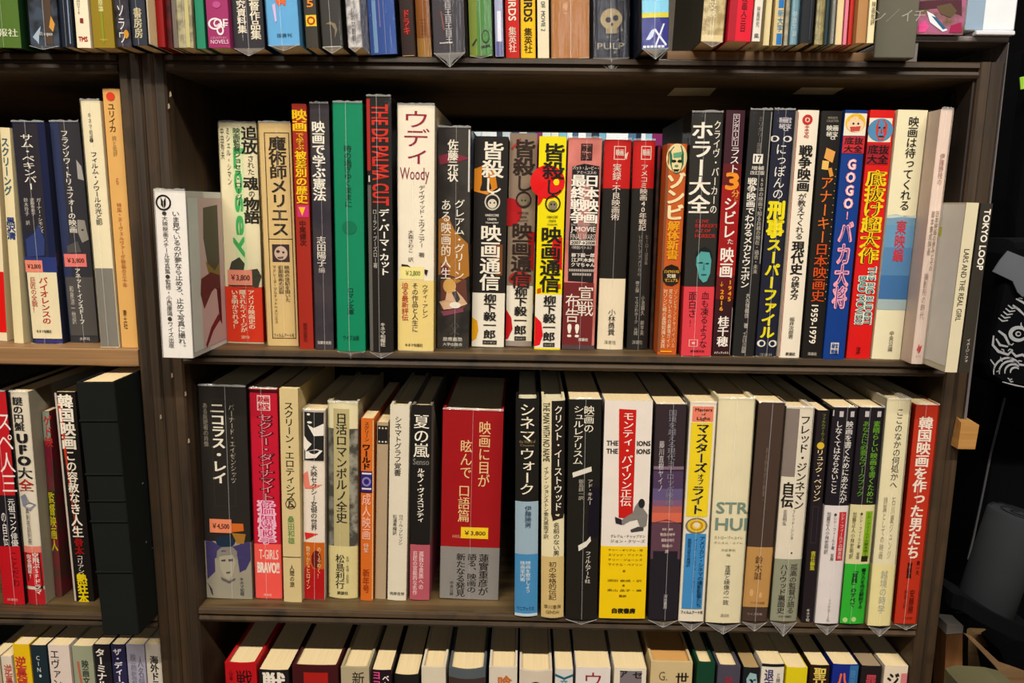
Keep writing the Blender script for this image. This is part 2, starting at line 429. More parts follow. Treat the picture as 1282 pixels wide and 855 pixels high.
_b = M_TUBE.node_tree.nodes['Principled BSDF']; _b.inputs['Emission Color'].default_value = (1, .93, .82, 1); _b.inputs['Emission Strength'].default_value = 3
LAMPS = ['white tube lamp on the ceiling above the left of the near aisle', 'white tube lamp on the ceiling above the right of the near aisle', 'white tube lamp on the ceiling of the far aisle, behind the bookcase']
for i, (lx, ly) in enumerate(TUBES+[(0.3, .80)]):
    r = empty('ceiling_tube_lamp', (lx+.1, ly, CEIL), LAMPS[i], 'lamp', 'ceiling tube lamps over the aisles')
    mb = MB(); mb.box(-.6, .6, -.05, .05, -.022, 0, flat('lamp_housing', '#e8e4da', .4), .004); mb.build('housing', r)
    mb = MB(); mb.tube([(-.57, 0, -.026), (.57, 0, -.026)], .004, M_TUBE, 8); mb.build('tube', r)

# ------------------------------------------------------------------ bookcases
WD = wood('dark_stained_wood', '#24190d', '#503c22', 'x', .6, '#120e08')
WP = wood('dark_stained_post', '#20160b', '#4c371f', 'z', .6, '#2c2213')
WT = wood('worn_tan_wood', '#6d4f30', '#ad855a', 'x', .5, '#8a6a44')
WS = wood('shelf_top_wood', '#3c2e19', '#7a623c', 'x', .55, '#55442a')
WB = wood('black_back_wood', '#0d0c0a', '#1b1814', 'x', .7)
WI = wood('dark_red_inner_wood', '#120c08', '#281a12', 'z', .6)
M_MET = flat('dark_iron', '#1a1a1a', .35, .8); M_SCR = flat('bright_screw', '#b8b5ae', .3, .9)
M_CHIP = flat('bare_chip', '#8d7c66', .7)
def board(parent, x0, x1, zt, zb, top, front, label=None, dep=None, edge=True):
    """shelf board: flat top, moulded front edge with a groove and a rounded bead under it"""
    dep = dep or DEP; mb = MB(); h = zt-zb
    if edge:
        prof = [(.0022, zt), (.0, zt-.0012), (-.0004, zt-h*.34), (.0030, zt-h*.42), (.0034, zt-h*.50), (.0006, zt-h*.58),
                (-.0002, zt-h*.75), (.0010, zt-h*.92), (.0035, zb), (dep, zb), (dep, zt)]
    else:
        prof = [(.0012, zt), (0, zt-.001), (0, zb+.001), (.001, zb), (dep, zb), (dep, zt)]
    n = len(prof); nseg = 1
    vs = [(x0, y, z) for y, z in prof]+[(x1, y, z) for y, z in prof]
    for i in range(n):
        j = (i+1) % n; mb.add([vs[i], vs[j], vs[n+j], vs[n+i]], [(0, 1, 2, 3)], top if i == n-1 else front)
    mb.add(vs[:n], [tuple(range(n))], front); mb.add(vs[n:], [tuple(range(n-1, -1, -1))], front)
    o = mb.build('shelf_board', parent)
    if label: o['label'] = label
    return o
def post(parent, x0, x1, zt, m, name='side_panel'):
    mb = MB(); zb = FLOOR
    prof = [(x0, .002), (x0+.0015, 0), (x0+(x1-x0)*.40, -.0004), (x0+(x1-x0)*.48, .0012), (x0+(x1-x0)*.58, -.0004), (x1-.0015, 0), (x1, .002), (x1, DEP), (x0, DEP)]
    n = len(prof); vs = [(x, y, zb) for x, y in prof]+[(x, y, zt) for x, y in prof]
    mb.add(vs, [tuple(range(n-1, -1, -1)), tuple(range(n, 2*n))]+[(i, (i+1) % n, n+(i+1) % n, n+i) for i in range(n)], m)
    return mb.build(name, parent)
caseB = empty('bookcase', (0, 0, 0), 'wide dark-stained wooden bookcase that fills the middle and right of the view', 'bookcase', None)
post(caseB, XAB+.0003, XBi, S1, WP); pr_ = post(caseB, XCi, XCo, S1, WP)
for zt, zb in ((S1, .1028), (S2, -.1409), (S3, -.3837), (S4, S4-.014), (-.86, -.874), (-1.12, -1.134)):
    board(caseB, XBi+.0002, XCi-.0002, zt, zb, WS, WD)
mb = MB(); mb.box(XBi, XCi, .01, .03, FLOOR, -1.38, WD); mb.build('plinth', caseB)
mb = MB(); mb.box(XBi, XCi, DEP-.008, DEP-.001, FLOOR, S2-.0141, WB); mb.build('back_panel', caseB)
mb = MB(); mb.box(XBi+.0003, -.115, DEP-.008, DEP-.001, S2+.0001, .1027, WB); mb.build('back_panel', caseB)
mb = MB(); mb.box(.235, XCi-.0003, DEP-.008, DEP-.001, S2+.0001, .1027, WB); mb.build('back_panel', caseB)
mb = MB(); mb.box(-.1148, .2348, DEP-.02, DEP-.002, .0885, .1027, WB); mb.build('back_rail', caseB)
# inner face lining, iron angle plate with two screws on the right upright
mb = MB(); mb.box(XCi-.0022, XCi-.0003, .004, DEP-.01, S2+.0002, .1026, WI); mb.build('inner_lining', caseB)
mb = MB(); mb.box(XCi-.0052, XCi-.0024, .028, .043, .045, .098, M_MET, .0008); br = mb.build('angle_bracket', caseB)
br['label'] = 'black iron angle bracket inside the right upright'
for zz_ in (.082, .058):
    mb = MB(); mb.tube([(XCi-.0068, .036, zz_), (XCi-.0052, .036, zz_)], .0022, M_SCR, 10); mb.build('screw', br)
# paint chips on the left upright
rng = random.Random(4)
for px, py in ((211, 133), (213, 118), (232, 493), (201, 522), (215, 470), (236, 552)):
    p = unproj(px, py, -.0012); mb = MB(); s_ = .0012
    mb.add([(p.x-s_*rng.uniform(.5, 1), 0, p.z-s_*2), (p.x+s_, 0, p.z-s_), (p.x+s_*.6, 0, p.z+s_*2), (p.x-s_*.4, 0, p.z+s_*1.4)], [(0, 1, 2, 3)], M_CHIP)
    for i in range(4): mb.v[i] = (mb.v[i][0], -.0011, mb.v[i][2])
    mb.build('paint_chip', caseB)
# grey tape labels under the top shelf
for q in (((845, 110), (897, 110), (888, 120), (835, 120)), ((1004, 109.5), (1057, 110), (1043, 118.5), (992, 118))):
    ps = [unproj_z(x, y, .1026) for x, y in q]; mb = MB()
    mb.add([(p.x, p.y, .1026) for p in ps], [(0, 1, 2, 3)], ink('#efe8d6')); o = mb.build('tape_label', caseB); o['label'] = 'grey strip of tape under the shelf'
# outer grey frame: top board, tapering right side strip, packing block
M_GREY = wood('grey_painted_board', '#5a5452', '#8a8380', 'x', .5)
M_GREYV = wood('grey_painted_strip', '#5c5655', '#8b8583', 'z', .5)
outer = empty('outer_frame', (XCo, 0, .13), 'grey painted outer frame at the top right of the bookcase, thin board and side strip', 'frame')
zt_ = unproj(1200, 45, 0).z; zb_ = unproj(1200, 52, 0).z
x0_ = unproj(1120, 48, 0).x; x1_ = unproj(1264, 48, 0).x
mb = MB(); mb.box(x0_, x1_, 0, DEP, zb_, zt_, M_GREY, .0008); o = mb.build('top_board', outer); o.location = (-XCo, 0, -.13)
mb = MB(); za, zc = zb_-.0002, unproj(1212, 526, 0).z; e0, e1 = XCo+.0004, x1_
vs = [(e0, 0, zc), (e0+.0022, 0, zc), (e1, 0, za), (e0, 0, za), (e0, .06, zc), (e0+.0022, .06, zc), (e1, DEP, za), (e0, DEP, za)]
mb.add(vs, [(0, 1, 2, 3), (7, 6, 5, 4), (1, 5, 6, 2), (4, 0, 3, 7), (3, 2, 6, 7), (4, 5, 1, 0)], M_GREYV); o = mb.build('side_strip', outer); o.location = (-XCo, 0, -.13)
mb = MB(); mb.box(x0_, x0_+.02, .002, DEP, S1+.0001, zb_-.0001, M_GREY); o = mb.build('packing_block', outer); o.location = (-XCo, 0, -.13)
# wooden cleat fixed to the outside of the upright
a, c = unproj(1199, 562, -.012), unproj(1226, 532, -.012); mb = MB()
mb.add([(a.x, -.012, a.z), (c.x-.001, -.012, a.z), (c.x, -.012, c.z), (a.x+.0005, -.012, c.z+.0015), (a.x, -.0009, a.z), (c.x-.001, .02, a.z), (c.x, .02, c.z+.002), (a.x+.002, -.0009, c.z+.004)],
       [(0, 1, 2, 3), (7, 6, 5, 4), (1, 5, 6, 2), (4, 0, 3, 7), (3, 2, 6, 7), (4, 5, 1, 0)], wood('pale_pine', '#96682f', '#c0904f', 'x', .6))
cl = mb.build('cleat', caseB); cl['label'] = 'short pale wooden block sticking out from the right upright'

caseA = empty('bookcase', (-.55, 0, FLOOR), 'second dark wooden bookcase at the left edge, with lighter tan shelf fronts', 'bookcase')
def shiftA(o): o.location = (.55, 0, -FLOOR); return o
shiftA(post(caseA, XA0, XAB, S1, WP)); shiftA(post(caseA, -.79, -.771, S1, WP))
A1, A2, A3 = S1, unproj(90, 436, 0).z, unproj(60, 768, 0).z
shiftA(board(caseA, -.7705, XA0-.0002, A1, A1-.0155, WS, WD))
shiftA(board(caseA, -.7705, XA0-.0002, A2, A2-.0155, WT, WT, 'shelf board of lighter tan wood', edge=False))
shiftA(board(caseA, -.7705, XA0-.0002, A3, A3-.014, WS, WD))
A4 = A3-.243
for z_ in (A4, -.86, -1.12): shiftA(board(caseA, -.7705, XA0-.0002, z_, z_-.014, WS, WD))
mb = MB(); mb.box(-.7705, XA0-.0003, DEP-.008, DEP-.001, FLOOR, A1-.016, WB); shiftA(mb.build('back_panel', caseA))

# plank lying on the top shelf under the books at the right
pt = unproj(1085, 66, .006).z; mb = MB(); mb.box(unproj(835, 70, .006).x, unproj(1100, 70, .006).x, .006, .20, S1+.0001, pt, WT, .0006)
plank = tag(mb.build('wooden_plank'), 'thin tan plank lying on the top shelf under the right-hand row of books', 'plank')
PL = pt+.0001

# bookcase across the next aisle, seen through the gap over the middle row
far = empty('bookcase', (.15, 1.25, FLOOR), 'bookcase across the next aisle, glimpsed through the slot above the middle row of books', 'bookcase')
mb = MB(); mb.box(-.45, .55, -.002, .28, FLOOR*-1+.035, FLOOR*-1+.05, WT); mb.build('shelf_board', far)
mb = MB(); mb.box(-.45, .55, -.002, .28, FLOOR*-1+.31, FLOOR*-1+.325, WT); mb.build('shelf_board', far)
mb = MB(); mb.box(-.45, .55, .28, .29, 0, 1.8, WT); mb.build('back_panel', far)
for x_ in (-.47, .55):
    mb = MB(); mb.box(x_, x_+.02, 0, .29, 0, 1.8, WT); mb.build('side_panel', far)
segs = [(566, 575, 'cfd8dc'), (575, 583, '3f6f8f'), (583, 592, 'dfe8ea'), (592, 603, 'd5e2e6'), (603, 622, 'e9efef'), (622, 629, '39424a'), (629, 640, 'c9d6da'), (640, 650, '2f5f86'),
        (650, 660, 'dfe8ea'), (660, 671, '5b7c8c'), (671, 679, '8a3d6c'), (679, 690, 'dfe9e0'), (690, 700, 'e9ecd9'), (700, 710, '8ec6d8'), (710, 717, 'eef4f4'), (717, 724, '54708e'),
        (724, 734, 'f4f8f8'), (734, 741, '8fa3ae'), (741, 750, '2d3f52'), (750, 759, '7fb9cf'), (759, 787, 'f2f7f8'), (787, 797, '5a7f9f'), (797, 803, '26344c'), (803, 809, 'eef3f4'),
        (809, 817, '9cc4d4'), (817, 830, '8e2f6e'), (830, 841, '5f97a6'), (841, 849, 'a8bccb'), (849, 857, '8fa6ba'), (857, 866, 'c6d6de'), (866, 876, '6f8696')]
def hue(h):
    r_, g_, b_ = int(h[:2], 16), int(h[2:4], 16), int(h[4:], 16)
    if r_ > g_+50: return 'purple'
    if min(r_, g_, b_) > 195: return 'white'
    if max(r_, g_, b_) < 90: return 'dark'
    return 'pale blue' if b_ > 170 else 'blue'
for i, (a, c, h) in enumerate(segs):
    xa, xc = unproj(a, 165, 1.25).x, unproj(c, 165, 1.25).x
    ORD = 'first second third fourth fifth sixth seventh eighth ninth tenth eleventh twelfth thirteenth fourteenth fifteenth sixteenth'.split()
    nm = hue(h); k = i+1 if i < 16 else len(segs)-i; side = 'left' if i < 16 else 'right'
    Book('book', '%s distant book, %s from the %s in the slot above the middle row' % (nm, ORD[k-1], side), 'books across the aisle', (xa+xc)/2, 1.25, .0505, xc-xa-.001, .235, 0, .15, '#'+h, [], 0, .0005)
# ------------------------------------------------------------------ top shelf (spines run up out of the frame)
K = '#2a2420'; WH = '#f2e8d6'; CR = '#ecdcb4'; BK = '#262421'; PK = '#e89a82'
def r0(xt0, xt1, xb0, xb1, yb, color, label, els=(), film=0, H=.19, Z=S1, **kw):
    bk('r0' if Z == S1 else 'r0p', Z, (xt0, xt1, 0), (xb0, xb1, yb), color, label, els, film, H=H, **kw)
r0(-42, -16, -38, -12, 60, '#7a3030', 'dull red book at the far left end of the top shelf, cut by the frame')
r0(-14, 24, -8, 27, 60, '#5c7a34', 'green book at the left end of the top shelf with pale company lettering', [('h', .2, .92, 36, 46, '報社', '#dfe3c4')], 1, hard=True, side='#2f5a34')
r0(30, 73, 38, 75, 59, '#4b5563|2c2e33|60', 'slate plastic-wrapped book with a pale script scribble, right of the green one', [('r', .55, .8, 0, 56, '#5b4a3c'), ('p', [(.78, 20), (.9, 30), (.82, 40), (.7, 34)], '#d9a04a'), ('h', .25, .8, 40, 46, '2001: a space', '#d7d7d2'), ('p', [(.1, 47), (.3, 38), (.42, 33), (.34, 44), (.3, 56), (.24, 52)], '#aebdca')], 2, hard=True, tip=4)
r0(74, 88, 77, 92, 59, '#20293a', 'narrow navy plastic-wrapped book left of the white one with a red seal', [('r', .75, .85, 0, 55, '#8f9fb4')], 1)
r0(89, 108, 96, 114, 60, '#f1e4c8', 'white book on the top shelf with a small dark red seal and red initials', [('t', .35, 0, 18, 'MOVIE', 5, '#6c5a4c'), ('r', .38, .62, 23, 29, '#8a3a34'), ('h', .18, .82, 46, 52, 'TMS', '#b3372c', .03)])
r0(112, 140, 117, 144, 60, '#9b8527', 'olive mustard book on the top shelf left of the dark upright', [('r', .45, .55, 0, 54, '#8f9a2c'), ('t', .5, 0, 15, '原論', 6, '#e8dfa0'), ('h', .35, .7, 49, 51, 'SHISEIDO', '#d9c95a')])
r0(142, 162, 147, 165, 59, '#4a4650|2b2a33|90', 'grey-violet plastic-wrapped book with a white mark, over the double upright', [('t', .4, 5, 55, 'ソラワ', 9, '#e9e4e0'), ('c', .7, 43, 3, 5, '#d59a33')], 1)
r0(163, 181, 167, 185, 57, '#3a3f4c', 'dark book with cream publisher characters, over the double upright', [('t', .45, 10, 48, '書房房', 10, '#d6c9a4', .02)], 1)
r0(181, 185, 186, 190, 55, '#eee4d8', 'very thin white book beside the deep red one')
r0(190, 206, 194.5, 208, 59, '#9c1c1c', 'deep red clothbound book on the top shelf above the double upright', hard=True)
r0(203, 213, 208, 217, 60, '#5e1b1d|2e1514|80', 'thin dark maroon book right of the deep red one')
r0(213, 222, 217, 223, 60, '#7c7168', 'thin taupe book right of the maroon one')
r0(221, 240, 223, 243, 60, '#b3ab8a|8a846c|120', 'silvery khaki plastic-wrapped book left of the teal one', [('r', .55, .8, 0, 60, '#c8be86')], 1)
r0(241, 254, 246, 258, 61, '#2f8f6e', 'teal green book left of the magenta one')
r0(256, 288, 260, 290, 60, '#a63a70', 'magenta graphic novel spine with white looped monogram letters', [('c', .5, 6, 5, 4, '#c05a94'), ('o', .38, 30, 9, 7, '#f4e6ea', .72), ('r', .42, .95, 31, 32.4, '#f4e6ea'), ('o', .6, 38, 4.5, 6, '#f4e6ea', .6), ('h', .3, .97, 24, 35, 'GF', '#f4e6ea'), ('h', .12, .92, 46, 49, 'GRAPHIC', '#d58fb0'), ('h', .12, .95, 50, 55, 'NOVELS', '#f0cfdc')])
r0(290, 328, 292, 333, 62, '#3f3c42', 'charcoal plastic-wrapped book with two columns of white brush characters on the top shelf', [('t', .3, -10, 42, '研究資料集', 11, '#efe6d4', .02), ('t', .74, -10, 50, '監督作品集', 12, '#f1e7cf', .02), ('t', .3, 42, 52, '!', 4, '#efe6d4')], 2, tip=9)
r0(331, 373, 336, 376, 58, '#6fb0dc', 'sky blue plastic-wrapped book with an orange figure at the top of its visible spine', [('p', [(.3, 0), (.65, 0), (.62, 8), (.5, 4), (.42, 9)], '#e0703c'), ('p', [(.2, 6), (.3, 4), (.32, 26), (.26, 28)], '#d9c0e4'), ('h', .3, .76, 42, 47, '国書刊', '#2f4a64')], 2, tip=7)
r0(376, 394, 383, 399, 60, '#46423b', 'dark grey book with a yellow and red square mark on the top shelf', [('h', .3, .8, 0, 9, '5', '#e8932c', .03), ('r', .12, .98, 19, 33, '#e8c92c'), ('o', .55, 26, 5, 5, '#b5402c', .6)])
r0(398, 426, 404, 430, 61, '#45433f', 'charcoal plastic-wrapped book with a thin gold crescent drawn on it', [('p', [(.2, 30), (.45, 27), (.7, 30), (.78, 38), (.62, 48), (.66, 38), (.5, 31)], '#8c7f66'), ('r', .0, .9, 58, 59, '#cfcac0')], 2, tip=7)
r0(432, 452, 436, 456, 60, '#c9c6c2|8d8a8c|150', 'silver white plastic-wrapped book on the top shelf left of the royal blue one', [('t', .45, 10, 52, 'シネマ叢書', 5, '#6c6468')], 2, tip=6)
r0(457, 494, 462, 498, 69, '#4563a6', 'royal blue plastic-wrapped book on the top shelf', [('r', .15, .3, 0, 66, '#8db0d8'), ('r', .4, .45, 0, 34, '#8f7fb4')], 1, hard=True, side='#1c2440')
r0(499, 518, 503, 520, 71, '#382823', 'dark brown book with a red lettered panel on the top shelf', [('r', .2, .75, 12, 44, '#5a1c18'), ('t', .48, 12, 44, 'ドラキ', 8, '#c8372a', .02), ('r', .05, .95, 69.5, 70.5, '#cfb37a')])
r0(519, 537, 523, 541, 74, '#a5682c', 'tan brown book with rusty markings left of the large grey wrapped one', [('t', .5, 22, 46, '一二三一', 6, '#7c2f22'), ('r', 0, 1, 48, 74, '#b98a48')], 1)
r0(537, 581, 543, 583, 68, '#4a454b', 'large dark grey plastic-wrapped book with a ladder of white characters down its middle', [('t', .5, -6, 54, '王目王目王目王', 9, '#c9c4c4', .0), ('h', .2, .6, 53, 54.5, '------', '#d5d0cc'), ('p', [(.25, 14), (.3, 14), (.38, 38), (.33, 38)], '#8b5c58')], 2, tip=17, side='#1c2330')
r0(585, 617, 588, 617, 71, '#7f8e3a', 'green and olive plastic-wrapped book with a faint black scrawl', [('r', .35, 1, 0, 71, '#558a46'), ('p', [(.1, 56), (.3, 48), (.34, 50), (.16, 58)], '#2c3c22'), ('o', .72, 46, 5, 8, '#2c3c22', .8), ('p', [(.5, 58), (.9, 56), (.92, 59), (.5, 61)], '#2c3c22')], 2, tip=3)
r0(617, 628, 620, 631, 71, '#a9adcb', 'thin pale violet and white book left of the red one with white capitals', [('r', .3, .75, 14, 52, '#e9e9f2'), ('r', .1, .9, 52, 70, '#6d6fa0')], 1)
r0(632, 652, 633, 651, 73, '#c8281f', 'red paperback whose spine carries white capitals reading BIRDS', [('l', .5, -8, 26, 'BIRDS', 9, '#f0d9c8', .03), ('t', .5, 34, 66, '集英社', 9, '#eec9b8', .02)])
r0(652, 671, 652, 671, 74, '#f0c413', 'bright yellow paperback whose spine carries black capitals reading BIRDS', [('l', .5, -8, 27, 'BIRDS', 10, '#26221a', .035), ('t', .5, 35, 67, '集英社', 10, '#3b331c', .015)])
r0(673, 689, 673, 688, 73, '#eadfc0', 'narrow cream paperback right of the bright yellow one', [('l', .5, 2, 10, 'OFF', 5, '#4c5a60'), ('l', .5, 14, 39, 'MOVIE 2', 5, '#5d6a70')])
r0(690, 740, 690, 738, 74, '#b07a42', 'wide plain tan plastic-wrapped book on the top shelf left of the skull emblem', [('h', .3, .45, 4, 18, '!', '#c8986a'), ('r', .1, .12, 28, 36, '#c99c6c')], 2, tip=2)
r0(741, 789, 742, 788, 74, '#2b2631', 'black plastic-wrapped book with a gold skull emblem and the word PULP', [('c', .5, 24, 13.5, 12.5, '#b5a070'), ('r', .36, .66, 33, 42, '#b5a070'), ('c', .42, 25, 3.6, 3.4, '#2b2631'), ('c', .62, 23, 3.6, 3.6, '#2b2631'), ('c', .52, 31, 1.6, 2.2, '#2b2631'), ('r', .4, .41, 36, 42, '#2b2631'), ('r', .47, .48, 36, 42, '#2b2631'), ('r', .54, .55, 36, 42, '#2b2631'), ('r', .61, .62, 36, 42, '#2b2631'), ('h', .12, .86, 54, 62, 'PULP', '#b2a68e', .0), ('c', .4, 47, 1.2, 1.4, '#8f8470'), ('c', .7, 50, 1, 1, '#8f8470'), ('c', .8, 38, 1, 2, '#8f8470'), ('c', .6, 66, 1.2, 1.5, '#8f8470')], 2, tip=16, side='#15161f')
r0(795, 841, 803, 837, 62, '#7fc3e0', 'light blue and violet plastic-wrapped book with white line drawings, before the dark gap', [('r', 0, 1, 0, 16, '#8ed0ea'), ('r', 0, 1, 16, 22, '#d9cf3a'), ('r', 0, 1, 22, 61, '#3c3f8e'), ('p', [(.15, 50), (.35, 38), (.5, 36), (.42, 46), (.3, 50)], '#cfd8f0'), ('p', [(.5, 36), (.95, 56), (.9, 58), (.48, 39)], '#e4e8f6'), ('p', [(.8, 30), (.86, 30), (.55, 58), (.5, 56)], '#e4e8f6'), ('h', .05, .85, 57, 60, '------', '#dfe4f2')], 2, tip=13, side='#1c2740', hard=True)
# on the plank
r0(886, 914, 877, 905, 53, '#c9b98c|a6946a|140', 'khaki plastic-wrapped book with worn cream lettering, first after the dark gap', [('t', .4, -4, 22, '日文映', 10, '#efe3c0', .0), ('r', 0, 1, 44, 56, '#e0cfa0')], 2, Z=PL, tip=7, side='#4c4a30')
r0(915, 943, 910, 940, 52, '#e01f3c', 'scarlet book with dark thin characters, right of the khaki one', [('r', 0, .32, 0, 56, '#b21a30'), ('t', .62, -6, 40, '映画人三日', 7, '#7a1428')], Z=PL)
r0(944, 955, 941, 952, 52, '#e6e0d6', 'narrow white book with tiny grey characters right of the scarlet one', [('t', .5, 8, 34, '映画研究', 4, '#6c6864'), ('t', .5, 42, 48, '集', 6, '#504c4a')], Z=PL)
r0(957, 967, 954, 964, 57, '#efe0b0', 'narrow cream book between the white and the blue-banded ones', Z=PL)
r0(970, 984, 966, 980, 57, '#d6c391', 'cream book with blue blocks on its spine', [('r', .35, .95, 0, 10, '#2f7fbf'), ('r', .35, .95, 42, 56, '#2f7fbf'), ('t', .65, 12, 40, '新大学', 7, '#5f9fc8')], Z=PL)
r0(985, 991, 981, 987, 57, '#b3ac98|8e8a78|150', 'thin stone grey book right of the blue-banded one', Z=PL)
r0(992, 1003, 988, 999, 56, '#7fa6b4', 'pale steel blue book on the plank', [('t', .5, 14, 46, '映像学論', 5, '#c9dde2')], 1, Z=PL)
r0(1004, 1022, 1001, 1017, 54, '#262a30', 'black book between the steel blue and the olive ones on the plank', [('r', .7, .75, 0, 50, '#565a60')], Z=PL)
r0(1023, 1034, 1019, 1030, 56, '#a59a6a|857b54|150', 'olive grey plastic-wrapped book with a painted-on white glint', [('t', .5, 20, 50, '!!!', 3, '#efe6c6')], 1, Z=PL)  # glint on the wrap is painted as cream marks in the spine print
r0(1035, 1041, 1031, 1037, 56, '#34474f', 'thin dark teal book on the plank', Z=PL)
r0(1041, 1048, 1038, 1044, 55, '#8b8c84', 'thin grey plastic-wrapped book on the plank', film=1, Z=PL)
r0(1048, 1058, 1045, 1054, 56, '#e6d2a6', 'narrow buff book beside the pink and red ones', Z=PL)
r0(1059, 1064, 1055, 1060, 56, '#e38aa0', 'thin pink book beside the red one on the plank', Z=PL)
r0(1065, 1071, 1061, 1067, 56, '#cc3b30', 'thin red book right of the pink one on the plank', Z=PL)
r0(1073, 1089, 1071, 1084, 54, '#b98c5c', 'light brown book next to the narrow cream one by the grey divider', Z=PL, D=.15)
r0(1091, 1098, 1085, 1094, 54, '#efe2ba', 'narrow cream book touching the grey divider board', [('t', .6, 2, 32, '映画批評', 5, '#6a5f50')], Z=PL)
solve('r0', 'books on the top shelf'); solve('r0p', 'books on the top shelf plank')

# ------------------------------------------------------------------ middle shelf
def r1(t, b_, color, label, els=(), film=0, **kw): bk('r1', S2, t, b_, color, label, els, film, **kw)
r1((192, 235, 239), (204, 245, 445), '#ebe6de', 'white book jutting out at the left end of the middle shelf, photograph on its side',
   [('o', .28, 254, 9.5, 9.5, '#26221e', .78), ('p', [(.2, 247), (.27, 252), (.27, 261), (.2, 257)], '#26221e'), ('p', [(.36, 247), (.29, 252), (.29, 261), (.36, 257)], '#26221e'),
    ('t', .66, 264, 438, 'いま見ているのが夢なら止めろ、止めて写真に撮れ。', 9, '#3a342e', .0), ('t', .3, 264, 436, '●大映映画スチール写真集●監修・小西康陽●ワイズ出版', 6.5, '#4a443d', .0),
    ('d', [(0.0017, 247), (0.0210, 247), (0.0210, 442), (0.0017, 442)], '#c9d2cc'), ('d', [(0.0210, 247), (0.1470, 247), (0.1470, 442), (0.0210, 442)], '#cdb7b3'),
    ('d', [(0.0315, 260), (0.0617, 256), (0.0617, 372), (0.0504, 370), (0.0357, 335), (0.0294, 300)], '#5c5748'), ('d', [(0.0315, 330), (0.0504, 345), (0.0617, 335), (0.0617, 352), (0.0378, 350)], '#8d7f3e'),
    ('d', [(0.0210, 352), (0.0420, 346), (0.0588, 352), (0.0617, 372), (0.0546, 366), (0.0420, 372), (0.0252, 392), (0.0189, 372)], '#6b3438'), ('d', [(0.0252, 438), (0.0378, 418), (0.0546, 404), (0.0588, 412), (0.0420, 424), (0.0273, 443)], '#7c2c34'),
    ('d', [(0.0525, 368), (0.0617, 372), (0.0617, 420), (0.0567, 412)], '#5b2630')],
   1, D=.149, hard=False, yf=-.0375, side='#dfe0dc', b=.0002, pagecol='#e9e4d8')
r1((270, 321, 154), (281, 332, 430), '#e6dcb8', 'cream book with green letters and a red paper band, second on the middle shelf',
   [('r', .33, .62, 160, 350, '#d3dfae'), ('l', .47, 186, 322, 'Losey', 17, '#4fae64', .03), ('t', .8, 158, 193, '追放', 18, '#2f2d22', .025), ('t', .82, 194, 219, 'された', 8, '#3a382c', .0), ('t', .8, 221, 238, '魂', 17, '#2f2d22', .025),
    ('t', .82, 238, 247, 'の', 8, '#3a382c', .0), ('t', .8, 247, 280, '物語', 18, '#2f2d22', .025), ('t', .47, 160, 258, '映画監督ジョセフ・ロージー', 8.5, '#3c4433', .015),
    ('t', .24, 160, 232, 'ミシェル・シマン', 5, '#5c5c48'), ('t', .08, 160, 200, '中田秀夫', 4.5, '#5c5c48'),
    ('p', [(.08, 358), (.1, 342), (.2, 328), (.42, 322), (.56, 330), (.5, 345), (.62, 342), (.66, 338), (.9, 336), (1, 345), (.9, 360), (.5, 362)], '#4a4a3c'),
    ('b', 359, 428, '#dc4327'), ('t', .7, 363, 412, 'アメリカ映画史の', 8, '#f6dfc0', .02), ('t', .47, 363, 416, '隠されたイメージが', 8, '#f6dfc0', .02), ('t', .25, 363, 412, 'いま明かされる！', 8, '#f6dfc0', .02),
    ('h', .4, .62, 420, 424, '国書刊行会', '#f6dfc0', .0), ('s', .08, .75, 338, 357, PK, '￥3,800')], 1, D=.14, hard=True)
r1((322, 365, 154), (335, 374, 433), '#d9bd85', 'tan book framed in thin brown lines with heavy characters and a tiny moon-face picture',
   [('f', .16, .94, 166, 424, '#4c3826', .9), ('r', .16, .94, 299, 300, '#4c3826'), ('t', .56, 171, 296, '魔術師メリエス', 20, '#3b3226', .02), ('r', .27, .82, 306, 328, '#4a3738'),
    ('c', .55, 317, 8, 8.5, '#cbb39e'), ('c', .46, 315, 2.4, 1.8, '#4a3738'), ('c', .63, 316, 1.6, 1.4, '#4a3738'), ('p', [(.42, 322), (.64, 321), (.6, 324), (.46, 324)], '#6a5048'),
    ('t', .72, 332, 378, '映画の世紀を開いた', 6, '#54432c'), ('t', .52, 332, 368, '初期映画の記録', 6, '#54432c'), ('t', .32, 332, 405, 'マドレーヌ・マルテット＝メリエス', 4.5, '#54432c'), ('h', .22, .88, 417, 422, 'フィルムアート社', '#54432c', .01)], 1, D=.135)
r1((364, 384, 130), (375, 393, 437), '#a93425', 'narrow brick red book with yellow characters and a pink patch lower down',
   [('t', .5, 137, 165, '映画', 17, '#f2c91c', .03), ('t', .5, 166, 188, 'で学ぶ', 9, '#e9b51c', .02), ('t', .52, 189, 255, '被差別の歴史', 13, '#f2c91c', .03), ('r', .15, .95, 257, 272, '#d23a7a'), ('t', .5, 258, 271, '▼', 8, '#f0c02c'),
    ('t', .5, 276, 308, '中尾健次', 8, '#4c1a14'), ('t', .45, 404, 428, '解放出版社', 5, '#5c1a14')], 0, D=.128)
r1((387, 412, 130), (394, 419, 438), '#4a4346|3a3640|30', 'dark slate book with large white characters, left of the emerald green one',
   [('r', .0, 1, 145, 180, '#443f3e'), ('t', .42, 152, 252, '映画で学ぶ憲法', 15, '#f1ebdc', .025), ('t', .45, 296, 334, '志田陽子', 11, '#e6dfd0', .015), ('t', .45, 335, 342, '編', 8, '#c9c0b4', .0), ('h', .12, .88, 427, 431, '法律文化社', '#d9d0c4', .02)], 1, D=.148, side='#2c2a33')
